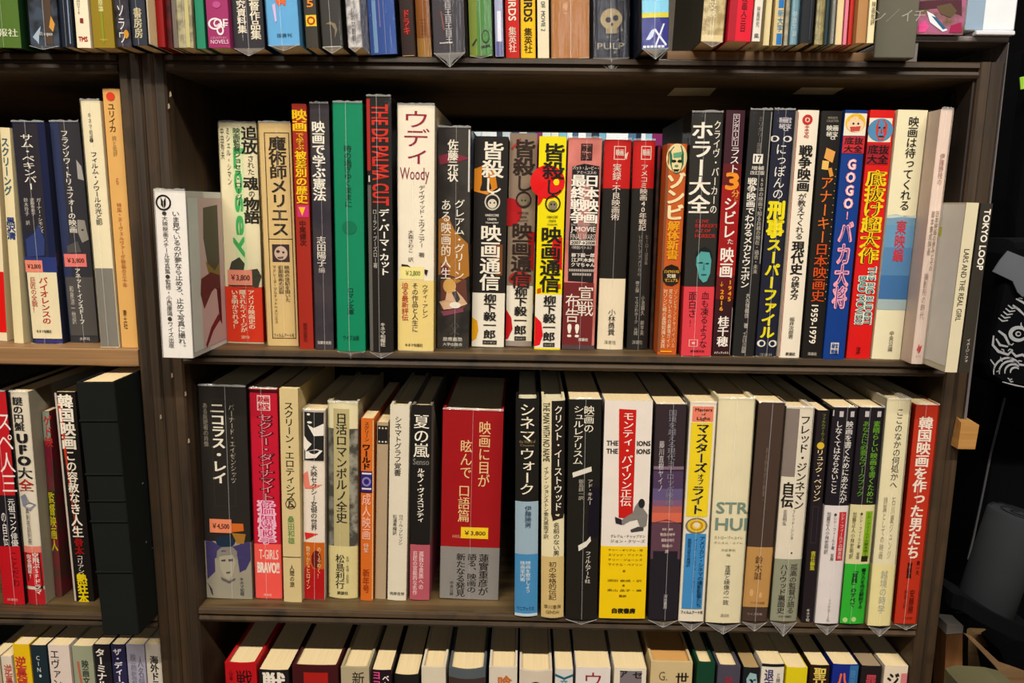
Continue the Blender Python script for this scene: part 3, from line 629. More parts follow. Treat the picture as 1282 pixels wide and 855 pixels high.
r1((416, 454, 129), (421, 459, 440), '#118f68', 'emerald green plastic-wrapped book with thin dark characters',
   [('t', .48, 182, 260, '時の過ぎゆくままに', 9, '#14483a'), ('t', .5, 360, 394, 'ロマン文庫', 8, '#14483a'), ('c', .5, 285, 9, 8, '#0f7a5a'), ('h', .22, .78, 420, 426, 'ワイズ出版', '#12463a', .01)], 2, D=.148, tip=8)
r1((458, 490, 121), (463, 493, 441), '#2b2722', 'black book with red spaced-out capitals and white vertical title, tallest of the middle shelf',
   [('r', 0, .14, 124, 214, '#b2302c'), ('r', 0, .14, 232, 440, '#6c6862'), ('r', .04, .1, 220, 228, '#d6d0c6')]+
   [('l', .54, 131, 257, 'THE DE PALMA CUT', 19, '#cf3a2a', .022)]+
   [('t', .66, 262, 345, 'デ・パーマ・カット', 12, '#f2ecdf', .025), ('t', .28, 262, 336, 'ローラン・ブーズロー著', 5, '#cbc5ba'), ('t', .56, 404, 434, 'キネマ旬報社', 6, '#d7d0c2', .02)], 2, D=.148, side='#1b1a18', tip=7)
r1((497, 545, 132), (498, 543, 440), '#eee4cf', 'wide white book with thin crimson brush lettering and a handwritten name, lower half yellow',
   [('t', .5, 138, 208, 'ウディ', 31, '#9c2a44', -.004), ('h', .06, .86, 210, 230, 'Woody', '#8c2c46', -.01), ('t', .66, 232, 322, 'デイヴィッド・エヴァニアー 著', 7.5, '#5a5046', .0), ('t', .36, 288, 328, '大森さわこ 訳', 6.5, '#5a5046', .0),
    ('b', 351, 439, '#e9d38c'), ('r', .05, .72, 334, 350, '#efe29a'), ('h', .22, .62, 339, 346, '￥2,800', '#8f9a4a', .02), ('p', [(.1, 331), (.28, 332), (.36, 335), (.28, 334), (.1, 334)], '#3a2c28'), ('p', [(.74, 337), (.84, 338), (.8, 345), (.74, 342)], '#3a2c28'),
    ('t', .76, 356, 398, 'ウディ・アレン', 7, '#6b5a3c'), ('t', .48, 354, 416, 'その作品と人生に', 7.5, '#6b5a3c', .015), ('t', .2, 354, 402, '迫る最新評伝', 8, '#c04a36', .015), ('h', .2, .7, 430, 434, 'キネマ旬報社', '#6b5a3c', .02)], 1, D=.148, b=.0008, side='#e2d8c2')
r1((548, 590, 160), (547, 587, 437), '#45403a|302c29|40', 'dark plastic-wrapped book with a painted writer at a desk low on its spine',
   [('p', [(.02, 196), (.4, 191), (.4, 203), (.06, 207)], '#8c3448'), ('p', [(.6, 193), (.96, 198), (.6, 203)], '#8c3448'), ('t', .46, 175, 228, '佐藤元状', 12, '#ece4d2', .02), ('r', .93, .98, 162, 240, '#d8d4cc'),
    ('p', [(.03, 275), (.3, 270), (.55, 290), (.95, 305), (1, 345), (.6, 355), (.3, 340), (.03, 345)], '#b07a34'), ('p', [(.1, 330), (.35, 335), (.3, 345), (.1, 345)], '#7c3c4c'),
    ('t', .68, 250, 350, 'グレアム・グリーン', 12, '#efe8d8', .01), ('t', .26, 250, 350, 'ある映画的人生', 12, '#efe8d8', .01),
    ('p', [(.1, 352), (.4, 345), (.9, 350), (.95, 380), (.8, 388), (.1, 388)], '#6f4438'), ('c', .38, 358, 8, 9, '#d2a860'), ('p', [(.3, 365), (.55, 362), (.8, 372), (.95, 380), (.7, 384), (.5, 386), (.2, 388), (.06, 378), (.25, 376)], '#d8b592'),
    ('p', [(.45, 366), (.6, 364), (.72, 374), (.62, 380)], '#4c4a48'), ('c', .56, 382, 7, 4, '#e9e2d2'), ('p', [(.1, 390), (.8, 386), (.84, 390), (.2, 396)], '#8a4c5c'), ('t', .55, 404, 436, '父光', 12, '#58544c'),
    ('h', .18, .8, 422, 427, '慶應義塾', '#ddd6c8', .01), ('h', .18, .8, 429, 433, '大学出版会', '#ddd6c8', .01)], 1, D=.14)
def minagoroshi(base, ink_, tl, blobs, lab, t, b_, low, lowy, cut):
    els = [('r', 0, 1, lowy, 436, '#eae2d0')] if True else []
    els += [x for x in blobs]
    els += [('t', .55, 178+tl, 223+tl, '皆殺', 25, ink_, .022), ('t', .56, 222+tl, 243+tl, 'し', 23, ink_, .01), ('o', .56, 253+tl, 9.5, 10, ink_ if base != '#2d2824' else '#cfc6b4', .82), ('c', .56, 255+tl, 5.5, 5.5, '#8b8068' if base != '#2d2824' else '#d9d0bc'),
            ('c', .5, 254+tl, 1, 1.2, ink_ if base != '#2d2824' else '#333333'), ('c', .62, 254+tl, 1, 1.2, ink_ if base != '#2d2824' else '#333333'), ('c', .56, 242+tl, 2, 1.5, ink_),
            ('h', .36, .76, 268+tl, 271+tl, 'HARDCORE', ink_, .01), ('h', .42, .7, 273+tl, 276+tl, 'CINEMA', ink_, .01), ('h', .36, .76, 278+tl, 280+tl, 'TRANSMIT', ink_, .01),
            ('t', .53, 282+tl, 364+tl, '映画通信', 24, ink_, .022), ('t', .55, cut[0], cut[1], '柳下毅一郎', 15, '#2a2622', .022), ('r', .34, .78, cut[1]+2, cut[1]+7, '#3c372f'), ('h', .38, .74, cut[1]+3.4, cut[1]+5.8, 'カンゼン', '#cfc6b4', .01)]
    r1(t, b_, base, lab, els, 0, D=.128, b=.0012)
minagoroshi('#2d2824', '#eee6d4', 0, [('p', [(.0, 212), (.25, 208), (.62, 214), (.7, 235), (.4, 244), (0, 240)], '#d58a20'), ('p', [(.55, 306), (.9, 306), (.9, 345), (.7, 345)], '#7c4c20'), ('p', [(.0, 398), (.16, 402), (.2, 414), (.14, 424), (0, 428)], '#e3a81c')],
    'black and white book with blocky white characters and an orange splash', (594, 637, 171), (590, 631, 435), 0, 367, (368, 424))
minagoroshi('#94816e', '#3b2b24', -3, [('c', .05, 266, 15, 17, '#b51e22'), ('p', [(.05, 186), (.4, 173), (.42, 176), (.1, 188)], '#b53a34'), ('p', [(.75, 292), (1, 290), (1, 340), (.8, 332)], '#a31c1e'), ('c', .5, 349, 14, 9, '#a8322e'), ('p', [(0, 388), (.2, 398), (.26, 412), (.1, 424), (0, 426)], '#c41e26'), ('r', 0, 1, 427, 436, '#a3958a')],
    'grey-brown and white book with blocky dark characters and red blots', (638, 673, 167), (632, 666, 434), 0, 358, (360, 419))
minagoroshi('#efe000', '#26221a', 2, [('c', .34, 228, 21, 20, '#e01a1a'), ('p', [(0, 235), (.3, 242), (.1, 255), (0, 258)], '#e01a1a'), ('p', [(.6, 300), (.95, 297), (.98, 338), (.8, 335), (.55, 318)], '#d61a1e'), ('p', [(.06, 362), (.94, 355), (.95, 361), (.06, 368)], '#cf5a1c'), ('p', [(0, 396), (.25, 404), (.32, 420), (.2, 432), (0, 434)], '#e01a26')],
    'vivid yellow and white book with blocky black characters and a red blot', (675, 710, 171), (668, 702, 438), 0, 369, (370, 427))
r1((710, 756, 173), (703, 744, 438), '#d98a80|c07468|25', 'rose book crowded with white characters on black, maroon foot with two exclamation marks',
   [('r', 0, .9, 230, 300, '#b9807a'), ('f', .38, .72, 180, 201, '#3c2a28', 1.4), ('h', .42, .7, 182, 190, '映画', '#3c2a28', .03), ('h', .42, .7, 191, 200, '秘宝', '#3c2a28', .03),
    ('p', [(.14, 209), (.5, 205), (.95, 208), (.97, 262), (.9, 300), (.9, 354), (.12, 352), (.1, 300), (.14, 250)], '#2b2424'), ('h', .16, .93, 208, 213, 'バット・ムービー・', '#e9dcd0', .01), ('h', .28, .86, 214, 218, 'アミーゴスの', '#e9dcd0', .01),
    ('t', .74, 219, 280, '日本映画', 17, '#f4ecde', .03), ('t', .34, 219, 280, '最終戦争', 17, '#f4ecde', .03), ('h', .16, .9, 280, 283, 'BAD MOVIE AMIGOS', '#b5aaa0', .01), ('h', .15, .9, 284, 292, 'J-MOVIE', '#e9dfd2', .02), ('h', .15, .92, 293, 300, 'FINAL WARS!', '#d9cfc2', .0),
    ('r', .15, .92, 301, 307, '#e6dccf'), ('h', .18, .9, 302, 306, '2007→2008', '#2b2424', .03), ('h', .2, .8, 308, 312, '〈特別バトル〉', '#d9cfc2', .01), ('h', .2, .9, 317, 322, '柳下毅一郎', '#efe6d8', .02), ('h', .2, .9, 323, 328, '江戸木純', '#efe6d8', .02), ('h', .2, .92, 329, 334, 'クマちゃん', '#efe6d8', .02), ('h', .14, .92, 337, 340, '------------', '#b5aaa0', .02), ('h', .24, .82, 342, 345, '--------', '#b5aaa0', .02),
    ('r', 0, .92, 354, 437, '#7c2f30'), ('r', 0, 1, 432, 438, '#5c4a4c'), ('t', .68, 358, 396, '宣戦', 19, '#efe6d6', .0), ('t', .28, 368, 404, '布告', 17, '#efe6d6', .0), ('h', .16, .5, 406, 422, '!!', '#efe6d6', .03), ('h', .5, .8, 423, 427, '洋泉社', '#e9dcd0', .02)], 1, D=.128)
r1((756, 792, 175), (747, 780, 438), '#2d2824', 'book with red top, black middle and cream foot, first of the pair with boxed seals',
   [('r', 0, 1, 175, 236, '#c8231f'), ('f', .36, .8, 183, 200, '#e8cfc0', 1), ('h', .44, .72, 187, 195, '映画', '#e8cfc0', .03), ('p', [(.75, 194), (.9, 190), (.84, 200)], '#e8cfc0'), ('t', .5, 205, 226, '実録', 10, '#efe0d0', .0), ('t', .5, 227, 232, '・', 8, '#efe0d0', .0), ('t', .5, 232, 276, '不良映画術', 10, '#efe0d0', .0),
    ('r', 0, 1, 349, 438, '#eadcc0'), ('t', .52, 387, 420, '小林勇貴', 9, '#2c2620', .005), ('h', .26, .72, 426, 431, '洋泉社', '#7c7260', .0)], 1, D=.128, b=.0018)
r1((793, 821, 176), (783, 812, 438), '#2f2b27', 'book with red top over a long black spine, second of the pair with boxed seals',
   [('r', 0, 1, 175, 236, '#c8231f'), ('f', .36, .84, 183, 200, '#e8cfc0', 1), ('h', .44, .76, 187, 195, '映画', '#e8cfc0', .03), ('t', .54, 206, 289, 'アメコミ映画40年戦記', 9, '#efe0d0', .0), ('t', .46, 294, 346, 'いかにしてアメリカの', 4, '#a39c90', .0), ('t', .78, 294, 332, 'ヒーローは日本', 4, '#a39c90', .0),
    ('t', .4, 352, 420, '堺三保 てらさわホーク 光岡', 4.5, '#bdb5a8', .0), ('t', .7, 370, 420, '小池顕久 柳亨英', 4.5, '#bdb5a8', .0), ('h', .25, .75, 426, 431, '洋泉社', '#bdb5a8', .0)], 1, D=.128, b=.0018)
r1((822, 832, 182), (813, 819, 438), '#4c342c|2c2622|70', 'thin mottled dark book squeezed between the red-topped pair and the orange one', [('r', 0, 1, 182, 210, '#6c2034')], 0, D=.128)
r1((833, 861, 180), (821, 847, 444), '#c8642c', 'orange book with a green monster face at the top and thick cream characters',
   [('r', 0, .12, 180, 440, '#8c5a3a'), ('c', .5, 198, 12.5, 17, '#e8d6a0'), ('p', [(.12, 190), (.3, 184), (.7, 182), (.85, 192), (.86, 206), (.7, 216), (.5, 218), (.3, 214), (.16, 204)], '#2f6b4a'), ('c', .36, 202, 3, 1.8, '#16261c'), ('c', .66, 202, 3, 1.8, '#16261c'), ('c', .5, 208, 2.4, 1.6, '#54966a'), ('p', [(.34, 212), (.68, 212), (.6, 215), (.4, 215)], '#142018'), ('p', [(.3, 192), (.75, 190), (.7, 197), (.34, 198)], '#6aa882'),
    ('t', .52, 217, 276, 'ゾンビ', 22, '#f0dfb0', .04), ('t', .52, 277, 325, '解体新書', 14, '#e9a51c', .03), ('p', [(.06, 340), (.2, 334), (.5, 331), (.85, 334), (1, 342), (.9, 354), (.6, 358), (.3, 357), (.1, 352)], '#2a2018'), ('h', .14, .92, 338, 342, 'ゾンビサバイバル', '#e9b53c', .02), ('h', .3, .75, 343, 348, '究極', '#e9dcc0', .02), ('h', .2, .88, 349, 353, 'マニュアル', '#e9b53c', .02),
    ('t', .8, 362, 436, 'ゾンビランドサバイバル', 4, '#e8c9a0'), ('t', .54, 362, 436, '死なないための最強ガイド', 4.5, '#f0d8b4', .01), ('t', .26, 362, 436, '対ゾンビ戦の基礎知識と実践', 5, '#f0d8b4', .01), ('r', .15, .75, 439, 441, '#e9a51c')], 0, D=.128)
r1((866, 906, 141), (852, 890, 446), '#35322e', 'black plastic-wrapped book with huge white characters, a cyan portrait and a coral red band',
   [('t', .36, 152, 268, 'ホラー大全', 25, '#f3ebdc', .022), ('t', .84, 151, 268, 'クライヴ・バーカーの', 8.5, '#ece4d4', .015), ('h', .28, .7, 275, 279, 'CLIVE', '#c8342c', .015), ('h', .28, 1., 280.5, 285, "BARKER'S", '#c8342c', .015), ('h', .28, .78, 287, 291, 'A-Z OF', '#c8342c', .015), ('h', .28, .95, 293, 298, 'HORROR', '#c8342c', .015),
    ('p', [(.32, 318), (.42, 312), (.62, 309), (.82, 313), (.9, 322), (.86, 330), (.4, 330)], '#1d2624'), ('p', [(.36, 322), (.5, 315), (.78, 316), (.86, 326), (.84, 342), (.74, 352), (.62, 354), (.48, 348), (.42, 338), (.36, 332)], '#5fa8a6'), ('c', .52, 329, 2.6, 1, '#1f3c3c'), ('c', .73, 330, 2.4, 1, '#1f3c3c'), ('p', [(.62, 328), (.66, 338), (.58, 338)], '#3f8482'), ('c', .63, 344, 3.6, 1, '#2c5c5c'),
    ('b', 359, 446, '#dd4a54'), ('t', .72, 365, 436, '血も凍るような', 9.5, '#4c1a20', .01), ('t', .3, 365, 398, '面白さ', 10, '#4c1a20', .01), ('t', .3, 400, 410, '！', 6, '#4c1a20'), ('h', .24, .54, 425, 434, '▣', '#f0b0a8'), ('h', .3, .78, 438, 441, '東京創元社', '#4c1a20', .02)], 2, D=.14, hard=True, tip=12)
r1((908, 935, 138), (891, 914, 446), '#3d1c22', 'maroon to red book with an orange numeral 3 and the years 1945 and 2016',
   [('r', 0, 1, 138, 205, '#44202c'), ('r', 0, 1, 205, 232, '#6b1d20'), ('r', 0, 1, 232, 345, '#a31c1c'), ('r', 0, 1, 345, 375, '#6b1d20'), ('f', .38, .72, 143, 183, '#d8c8c8', .7), ('t', .55, 144, 182, 'エンタムービー', 6, '#e2d4d4', .02), ('t', .58, 184, 217, 'ラスト', 11, '#efe2dc', .015), ('h', .2, .86, 217, 237, '3', '#ee9a2c', .05), ('t', .74, 238, 247, '分', 9, '#e9a04c', .02), ('t', .8, 247, 253, 'に', 5, '#e9a04c'),
    ('t', .5, 247, 299, 'シビレ', 15, '#f0e4dc', .02), ('t', .62, 299, 306, 'た', 8, '#f0e4dc', .01), ('t', .48, 310, 348, '映画', 16, '#f2e6da', .025), ('t', .76, 350, 378, '1945', 8, '#eaa02c', .03), ('t', .3, 352, 360, '→', 6, '#eaa02c', .01), ('t', .34, 362, 390, '2016', 8, '#eaa02c', .03), ('t', .52, 396, 434, '桂千穂', 13, '#f2e8dc', .025), ('h', .1, .9, 440, 443, 'メディアックス', '#e9dccc', .02), ('r', .96, .99, 385, 444, '#b5aca0')], 0, D=.148)
r1((939, 968, 138), (916, 944, 446), '#2c2b2a', 'charcoal plastic-wrapped book with a boxed white number 17 and two columns of white characters',
   [('t', .5, 146, 192, 'ミリタリー選書', 5.5, '#8a8478', .0), ('r', .28, .72, 193, 205, '#efe8da'), ('h', .36, .64, 195, 203, '17', '#2c2b2a', .03), ('h', .24, .8, 208, 213, '増補', '#cfc8bc', .02), ('h', .2, .84, 214, 219, '改訂版', '#cfc8bc', .02), ('t', .32, 223, 361, '戦争映画でわかるメカとウエポン', 10.5, '#efe8da', .02), ('t', .76, 222, 343, '60本の映画で知る兵器の現在・過去・未来', 5.5, '#bdb5a8', .01),
    ('t', .52, 367, 411, '大久保義信 著', 5, '#d5cdc0', .01), ('t', .5, 415, 442, 'イカロス出版', 5, '#d5cdc0', .01), ('r', .94, .98, 140, 330, '#a8a49c')], 2, D=.148, tip=7)
r1((969, 997, 138), (945, 971, 446), '#27293c', 'navy book with a pair of cartoon eyes at top and bottom and bright yellow characters',
   [('h', .28, .86, 147, 154, '映画秘宝', '#c9c5c8', .02), ('h', .28, .86, 155, 161, '秘宝', '#c9c5c8', .03), ('h', .5, .74, 160, 164, 'α', '#c9c5c8', .03), ('c', .12, 174, 5.4, 3.6, '#e9e4dc'), ('c', .74, 174, 5.4, 3.6, '#e9e4dc'), ('c', .12, 174, 3, 2.6, '#27293c'), ('c', .72, 174, 3, 2.6, '#27293c'), ('t', .48, 180, 250, 'にっぽんの', 13, '#efeae0', .0), ('t', .48, 252, 298, '刑事', 20, '#ecdd1c', .05),
    ('t', .5, 299, 424, 'スーパーファイル', 17, '#e8da18', .04), ('c', .24, 430, 5.2, 4.4, '#e9e4dc'), ('c', .82, 430, 5.2, 4.4, '#e9e4dc'), ('c', .26, 430, 3, 3, '#27293c'), ('c', .8, 430, 3, 3, '#27293c'), ('h', .2, .85, 442, 447, '洋泉社', '#9c988c', .01)], 2, D=.148, tip=3)
r1((998, 1027, 138), (975, 1001, 448), '#eee4d0', 'white book with bold black characters and a small red flower mark at the top',
   [('o', .46, 150, 6, 6, '#c8342c', .5), ('c', .46, 150, 1.6, 1.6, '#c8342c'), ('t', .46, 157, 173, 'キネマ旬', 6, '#d0483c', .02), ('t', .5, 182, 240, '戦争映画', 15, '#262220', .03), ('t', .5, 242, 300, 'が教えてくれる', 9.5, '#2c2824', .01), ('t', .5, 302, 344, '現代史', 14.5, '#262220', .03), ('t', .5, 345, 375, 'の読み方', 9.5, '#262220', .02), ('t', .48, 397, 424, '福井次郎著', 6, '#3c3632', .01), ('h', .3, .78, 441, 445, '彩流社', '#3c3632', .03), ('r', 0, .03, 140, 446, '#b5443c')], 0, D=.148, b=.0009)
r1((1028, 1057, 139), (1004, 1029, 449), '#26221e', 'black book with scattered yellow squares and orange characters, years 1959 to 1979 in white italics',
   [('h', .3, .78, 146, 149, '映画秘宝', '#9c968a', .01), ('h', .25, .82, 150, 153, 'COLLECTION', '#9c968a', .01), ('h', .28, .84, 157, 164, '映画', '#d8d2c6', .03), ('h', .28, .84, 165, 171, '秘宝', '#d8d2c6', .03), ('h', .5, .74, 171, 175, 'α', '#d8d2c6', .03), ('p', [(.34, 185), (.8, 190), (.7, 204), (.26, 198)], '#e2a85a'), ('p', [(.2, 201), (.52, 202), (.5, 213), (.18, 212)], '#e9c06a'), ('p', [(.5, 211), (.68, 210), (.8, 220), (.62, 222)], '#d99a44'),
    ('t', .5, 221, 305, 'アナーキー', 15, '#e0782c', .01), ('t', .52, 305, 378, '日本映画史', 16, '#d9591e', .01), ('l', .42, 382, 430, '1959-1979', 8, '#efe6d6', .02), ('h', .26, .72, 441, 445, '洋泉社', '#bdb5a8', .02)]+
   [('c', .9, 212+9*k, .6, .6, '#c9b070') for k in range(19)], 0, D=.148)
r1((1058, 1087, 138), (1030, 1057, 450), '#17448e', 'royal blue book with bubbly pink and white letters under a small cartoon face',
   [('r', 0, 1, 142, 170, '#ece2cc'), ('c', .5, 154, 12, 11, '#e9c23c'), ('c', .5, 156, 10, 9, '#f0d2b0'), ('p', [(.15, 153), (.3, 144), (.7, 144), (.88, 153), (.7, 149), (.4, 149)], '#e3b52c'), ('c', .4, 155, 1.3, 1.3, '#3c2a28'), ('c', .62, 155, 1.3, 1.3, '#3c2a28'), ('p', [(.25, 159), (.75, 158), (.7, 164), (.32, 165)], '#c8524c'), ('r', 0, 1, 171, 192, '#c8343c'), ('h', .08, .92, 172, 181, '底抜', '#2a1c20', .02), ('h', .08, .92, 182, 191, '大全', '#2a1c20', .02)]+
   [('t', .5, 198, 263, 'GOGO', 13, '#f0a8b8', .06), ('t', .5, 198, 263, 'GOGO', 10.5, '#f8e9e0', -.0), ('t', .5, 264, 276, '!', 6, '#f0a8b8', .06), ('t', .5, 278, 386, 'バカ大将', 17, '#f0a8b8', .055), ('t', .5, 278, 386, 'バカ大将', 15, '#26408a', .0),
    ('r', .3, .68, 429, 443, '#e4dccc'), ('h', .34, .64, 430, 436, '秘宝', '#17448e', .03), ('h', .34, .64, 437, 443, '映画', '#17448e', .03)], 0, D=.148)
r1((1088, 1123, 138), (1059, 1089, 449), '#d8201e', 'bright red book with a man’s face in a circle, yellow characters and turquoise capitals',
   [('r', 0, .93, 148, 178, '#ece2cc'), ('c', .48, 163, 15, 13.5, '#5c92b8'), ('p', [(.28, 158), (.34, 151), (.6, 150), (.74, 156), (.74, 168), (.62, 176), (.42, 176), (.3, 168)], '#c8483c'), ('c', .42, 160, 1.6, 1, '#4c1a18'), ('c', .62, 160, 1.6, 1, '#4c1a18'), ('p', [(.5, 160), (.56, 167), (.48, 167)], '#a8342c'), ('c', .52, 171, 3.6, 1, '#5c1a1c'), ('r', 0, .93, 181, 206, '#a82430'), ('h', .05, .9, 182, 193, '底抜', '#2a1418', .02), ('h', .05, .9, 194, 205, '大全', '#2a1418', .02)]+
   [('t', .5, 214, 330, '底抜け超大作', 23, '#f4cf1c', .05), ('t', .5, 214, 330, '底抜け超大作', 19, '#3a1812', -.004), ('l', .72, 334, 406, 'THE BIG BUDGET', 10, '#e8e4d0', .06), ('l', .72, 334, 406, 'THE BIG BUDGET', 8.5, '#1f7f86', .02), ('l', .36, 346, 406, 'BAD MOVIES!', 10, '#e8e4d0', .06), ('l', .36, 346, 406, 'BAD MOVIES!', 8.5, '#1f7f86', .02), ('h', .38, .56, 434, 444, '洋', '#4c1410')], 0, D=.148)
r1((1124, 1170, 138), (1091, 1133, 450), '#eae2c0', 'cream book with plain black characters above a blue sea-and-sky picture with three red characters',
   [('r', 0, 1, 270, 283, '#7ba0b8'), ('r', 0, 1, 282, 310, '#6f9cbc'), ('r', 0, 1, 310, 345, '#5f8cb4'), ('r', 0, 1, 345, 375, '#4a78a8'), ('r', 0, 1, 375, 388, '#a8b8b8'), ('p', [(0, 270), (.3, 268), (.6, 271), (1, 269), (1, 273), (0, 274)], '#c9d2cc'), ('t', .55, 146, 264, '映画は待ってくれる', 12, '#2c2c28', .015), ('t', .52, 276, 328, '東映編', 12, '#c8404c', .02), ('t', .6, 414, 440, '中央公論', 5.5, '#6c6658', .01)], 0, D=.128, b=.0006)
r1((1171, 1194, 137), (1135, 1156, 450), '#e6d2c4', 'pale pink book with tiny faint characters and a small red mark near the foot',
   [('t', .56, 192, 232, '伊藤野枝の', 5.5, '#b88a80'), ('t', .36, 264, 320, '脚本集成映画', 4, '#9c8c78'), ('t', .7, 264, 340, '日本映画の歩みとその', 4, '#9c8c78'), ('t', .4, 342, 400, '撮影所の時代', 5, '#b0988c'), ('p', [(.32, 438), (.46, 430), (.56, 434), (.74, 432), (.66, 440), (.5, 443), (.44, 440)], '#c8484c'), ('h', .3, .74, 445, 447, 'SEKAI', '#c8a8a0')], 1, D=.148, yf=-.012)
r1((1209, 1227, 254), (1183, 1199, 462), '#dcd2b4', 'pale booklet jutting out past the right upright, English title in thin black capitals',
   [('l', .5, 312, 402, 'LARS AND THE REAL GIRL', 6.5, '#56503e', .0), ('e', [(.0006, 256), (.19, 256), (.19, 459), (.0006, 459)], '#dcdbd2'), ('e', [(.03, 286), (.05, 284), (.075, 286), (.085, 292), (.075, 299), (.05, 301), (.03, 298)], '#c8cc5c')],
   0, D=.182, free=True, yf=-.044, name='cinema_booklet', cat='booklet', side='#c9c2ac', b=.0001)
r1((1228, 1244, 255), (1200, 1215, 462), '#3f3a33', 'dark grey booklet jutting out past the right upright, TOKYO LOOP in white capitals',
   [('l', .6, 262, 338, 'TOKYO LOOP', 7.5, '#efe8da', .035), ('t', .5, 424, 454, 'イメージ・フォ', 5, '#d8d0c0', .02)], 0, D=.182, free=True, yf=-.044, name='cinema_booklet', cat='booklet', b=.0001)
solve('r1', 'books on the middle shelf')
# ------------------------------------------------------------------ lower shelf
def r2(t, b_, color, label, els=(), film=0, **kw): bk('r2', S3, t, b_, color, label, els, film, **kw)
r2((248, 308, 484), (257, 319, 750), '#332f2b', 'thick black plastic-wrapped book with a grey and violet portrait, left end of the lower shelf',
   [('t', .38, 504, 606, 'ニコラス・レイ', 17, '#ece4d2', .03), ('t', .68, 506, 605, 'バーナード・エイゼンシッツ', 6.5, '#b5ad9c', .01), ('t', .12, 505, 560, 'ある反逆者の肖像', 6, '#a39b8a', .01), ('f', .25, .72, 500, 634, '#423e38', .8), ('c', .45, 678, 12, 8, '#26384c'), ('p', [(.6, 655), (.85, 655), (.86, 664), (.6, 666)], '#d2722c'), ('p', [(.6, 667), (.9, 668), (.85, 680), (.7, 680)], '#a87a34'),
    ('b', 678, 750, '#a39c8a'), ('p', [(0.01, 678), (.99, 678), (.99, 700), (.88, 712), (.74, 716), (.7, 696), (.4, 690), (.2, 700), (.2, 716), (.02, 726)], '#4c4470'),
    ('p', [(.24, 700), (.26, 690), (.36, 685), (.6, 684), (.7, 690), (.68, 700), (.6, 694), (.4, 695)], '#8f897e'), ('p', [(.3, 697), (.6, 694), (.66, 704), (.6, 718), (.5, 726), (.4, 722), (.32, 712)], '#b0a993'),
    ('p', [(.34, 701), (.44, 700), (.44, 702.5), (.35, 703)], '#4c4650'), ('p', [(.5, 700), (.6, 699), (.6, 702), (.51, 702.5)], '#4c4650'), ('p', [(.44, 716), (.54, 715), (.52, 717.5), (.45, 718)], '#5c545c'), ('p', [(.32, 722), (.5, 727), (.64, 723), (.64, 725), (.5, 730), (.34, 726)], '#6c6468'), ('p', [(.02, 730), (.12, 738), (.14, 746), (.1, 744), (.06, 736)], '#4c4650'), ('t', .78, 722, 745, 'キネマ旬報', 5, '#34304c', .03),
    ('s', .12, .6, 650, 667, '#e8926c', '￥4,500')], 2, D=.15, hard=True, tip=0, b=.0004)
r2((312, 347, 487), (320, 354, 750), '#c8203c', 'crimson magazine-like book with outlined pink characters and a coral band',
   [('r', 0, 1, 488, 492, '#4c1018'), ('r', .26, .74, 495, 514, '#ecd4cc'), ('h', .3, .7, 496, 504, '映画', '#c8203c', .03), ('h', .3, .7, 505, 513, '秘宝', '#c8203c', .03), ('t', .55, 518, 627, 'セクシー・ダイナマイト', 19, '#4c0c1c', .06), ('t', .55, 518, 627, 'セクシー・ダイナマイト', 17, '#ec8c94', .01), ('t', .5, 627, 681, '猛爆撃', 21, '#f0c0d0', .06), ('t', .5, 627, 681, '猛爆撃', 18, '#c81c6c', .01),
    ('b', 681, 749, '#f0645a'), ('h', .18, .9, 688, 700, 'T-GIRLS', '#f4dccc', .01), ('h', .1, .92, 704, 717, 'BRAVO!!', '#f6e2d2', .03), ('h', .3, .62, 743, 746, '洋泉社', '#f6d2c4')], 2, D=.148, tip=0)
r2((349, 373, 487), (355, 378, 754), '#d8c492', 'narrow beige book with black characters, a circled 5 and green author characters',
   [('t', .5, 503, 637, 'スクリーン・エロティシズム', 11, '#2c281c', .01), ('o', .5, 631, 6.5, 6.5, '#4c4430', .86), ('h', .36, .64, 627, 635, '5', '#4c4430'), ('t', .5, 646, 681, '桑田和雄', 8, '#6c9a54', .01), ('r', 0, 1, 697, 698, '#54482c'), ('t', .5, 707, 735, '人間の旅', 5.5, '#4c4228', .01)], 0, D=.135)
r2((379, 407, 514), (380, 407, 751), '#e8dccc', 'narrow white book with a black and white high-contrast face and a red-orange foot',
   [('f', 0, 1, 514, 578, '#c9c0b0', 1), ('r', .05, .95, 516, 577, '#2c2a28'), ('p', [(.2, 532), (.5, 536), (.95, 530), (.95, 545), (.5, 546)], '#efe8dc'), ('p', [(.02, 545), (.2, 552), (.4, 556), (.1, 566), (.02, 560)], '#efe8dc'), ('p', [(.1, 566), (.6, 562), (.9, 564), (.6, 573), (.1, 575)], '#efe8dc'), ('c', .25, 519, 2, 1.4, '#efe8dc'), ('c', .3, 529, 3, 1.4, '#efe8dc'), ('p', [(.0, 594), (.2, 590), (.3, 608), (.9, 606), (.5, 612), (.05, 612)], '#e88a74'),
    ('t', .5, 582, 664, '大映セクシー女優の世界', 7.5, '#3c3430', .01), ('p', [(.05, 667), (.7, 668), (.1, 676)], '#d8342c'), ('r', .02, .98, 679, 712, '#cc6c1c'), ('r', .02, .98, 712, 750, '#b81c1e'), ('c', .6, 700, 6, 12, '#7c1c18'), ('c', .25, 715, 5, 10, '#b82c1c'), ('t', .74, 684, 724, 'めくるめく！', 5, '#f0d49a', .02), ('t', .22, 684, 738, '艶やかなヒロイン', 5, '#f0d49a', .02)], 2, D=.148, tip=0, b=.0008)
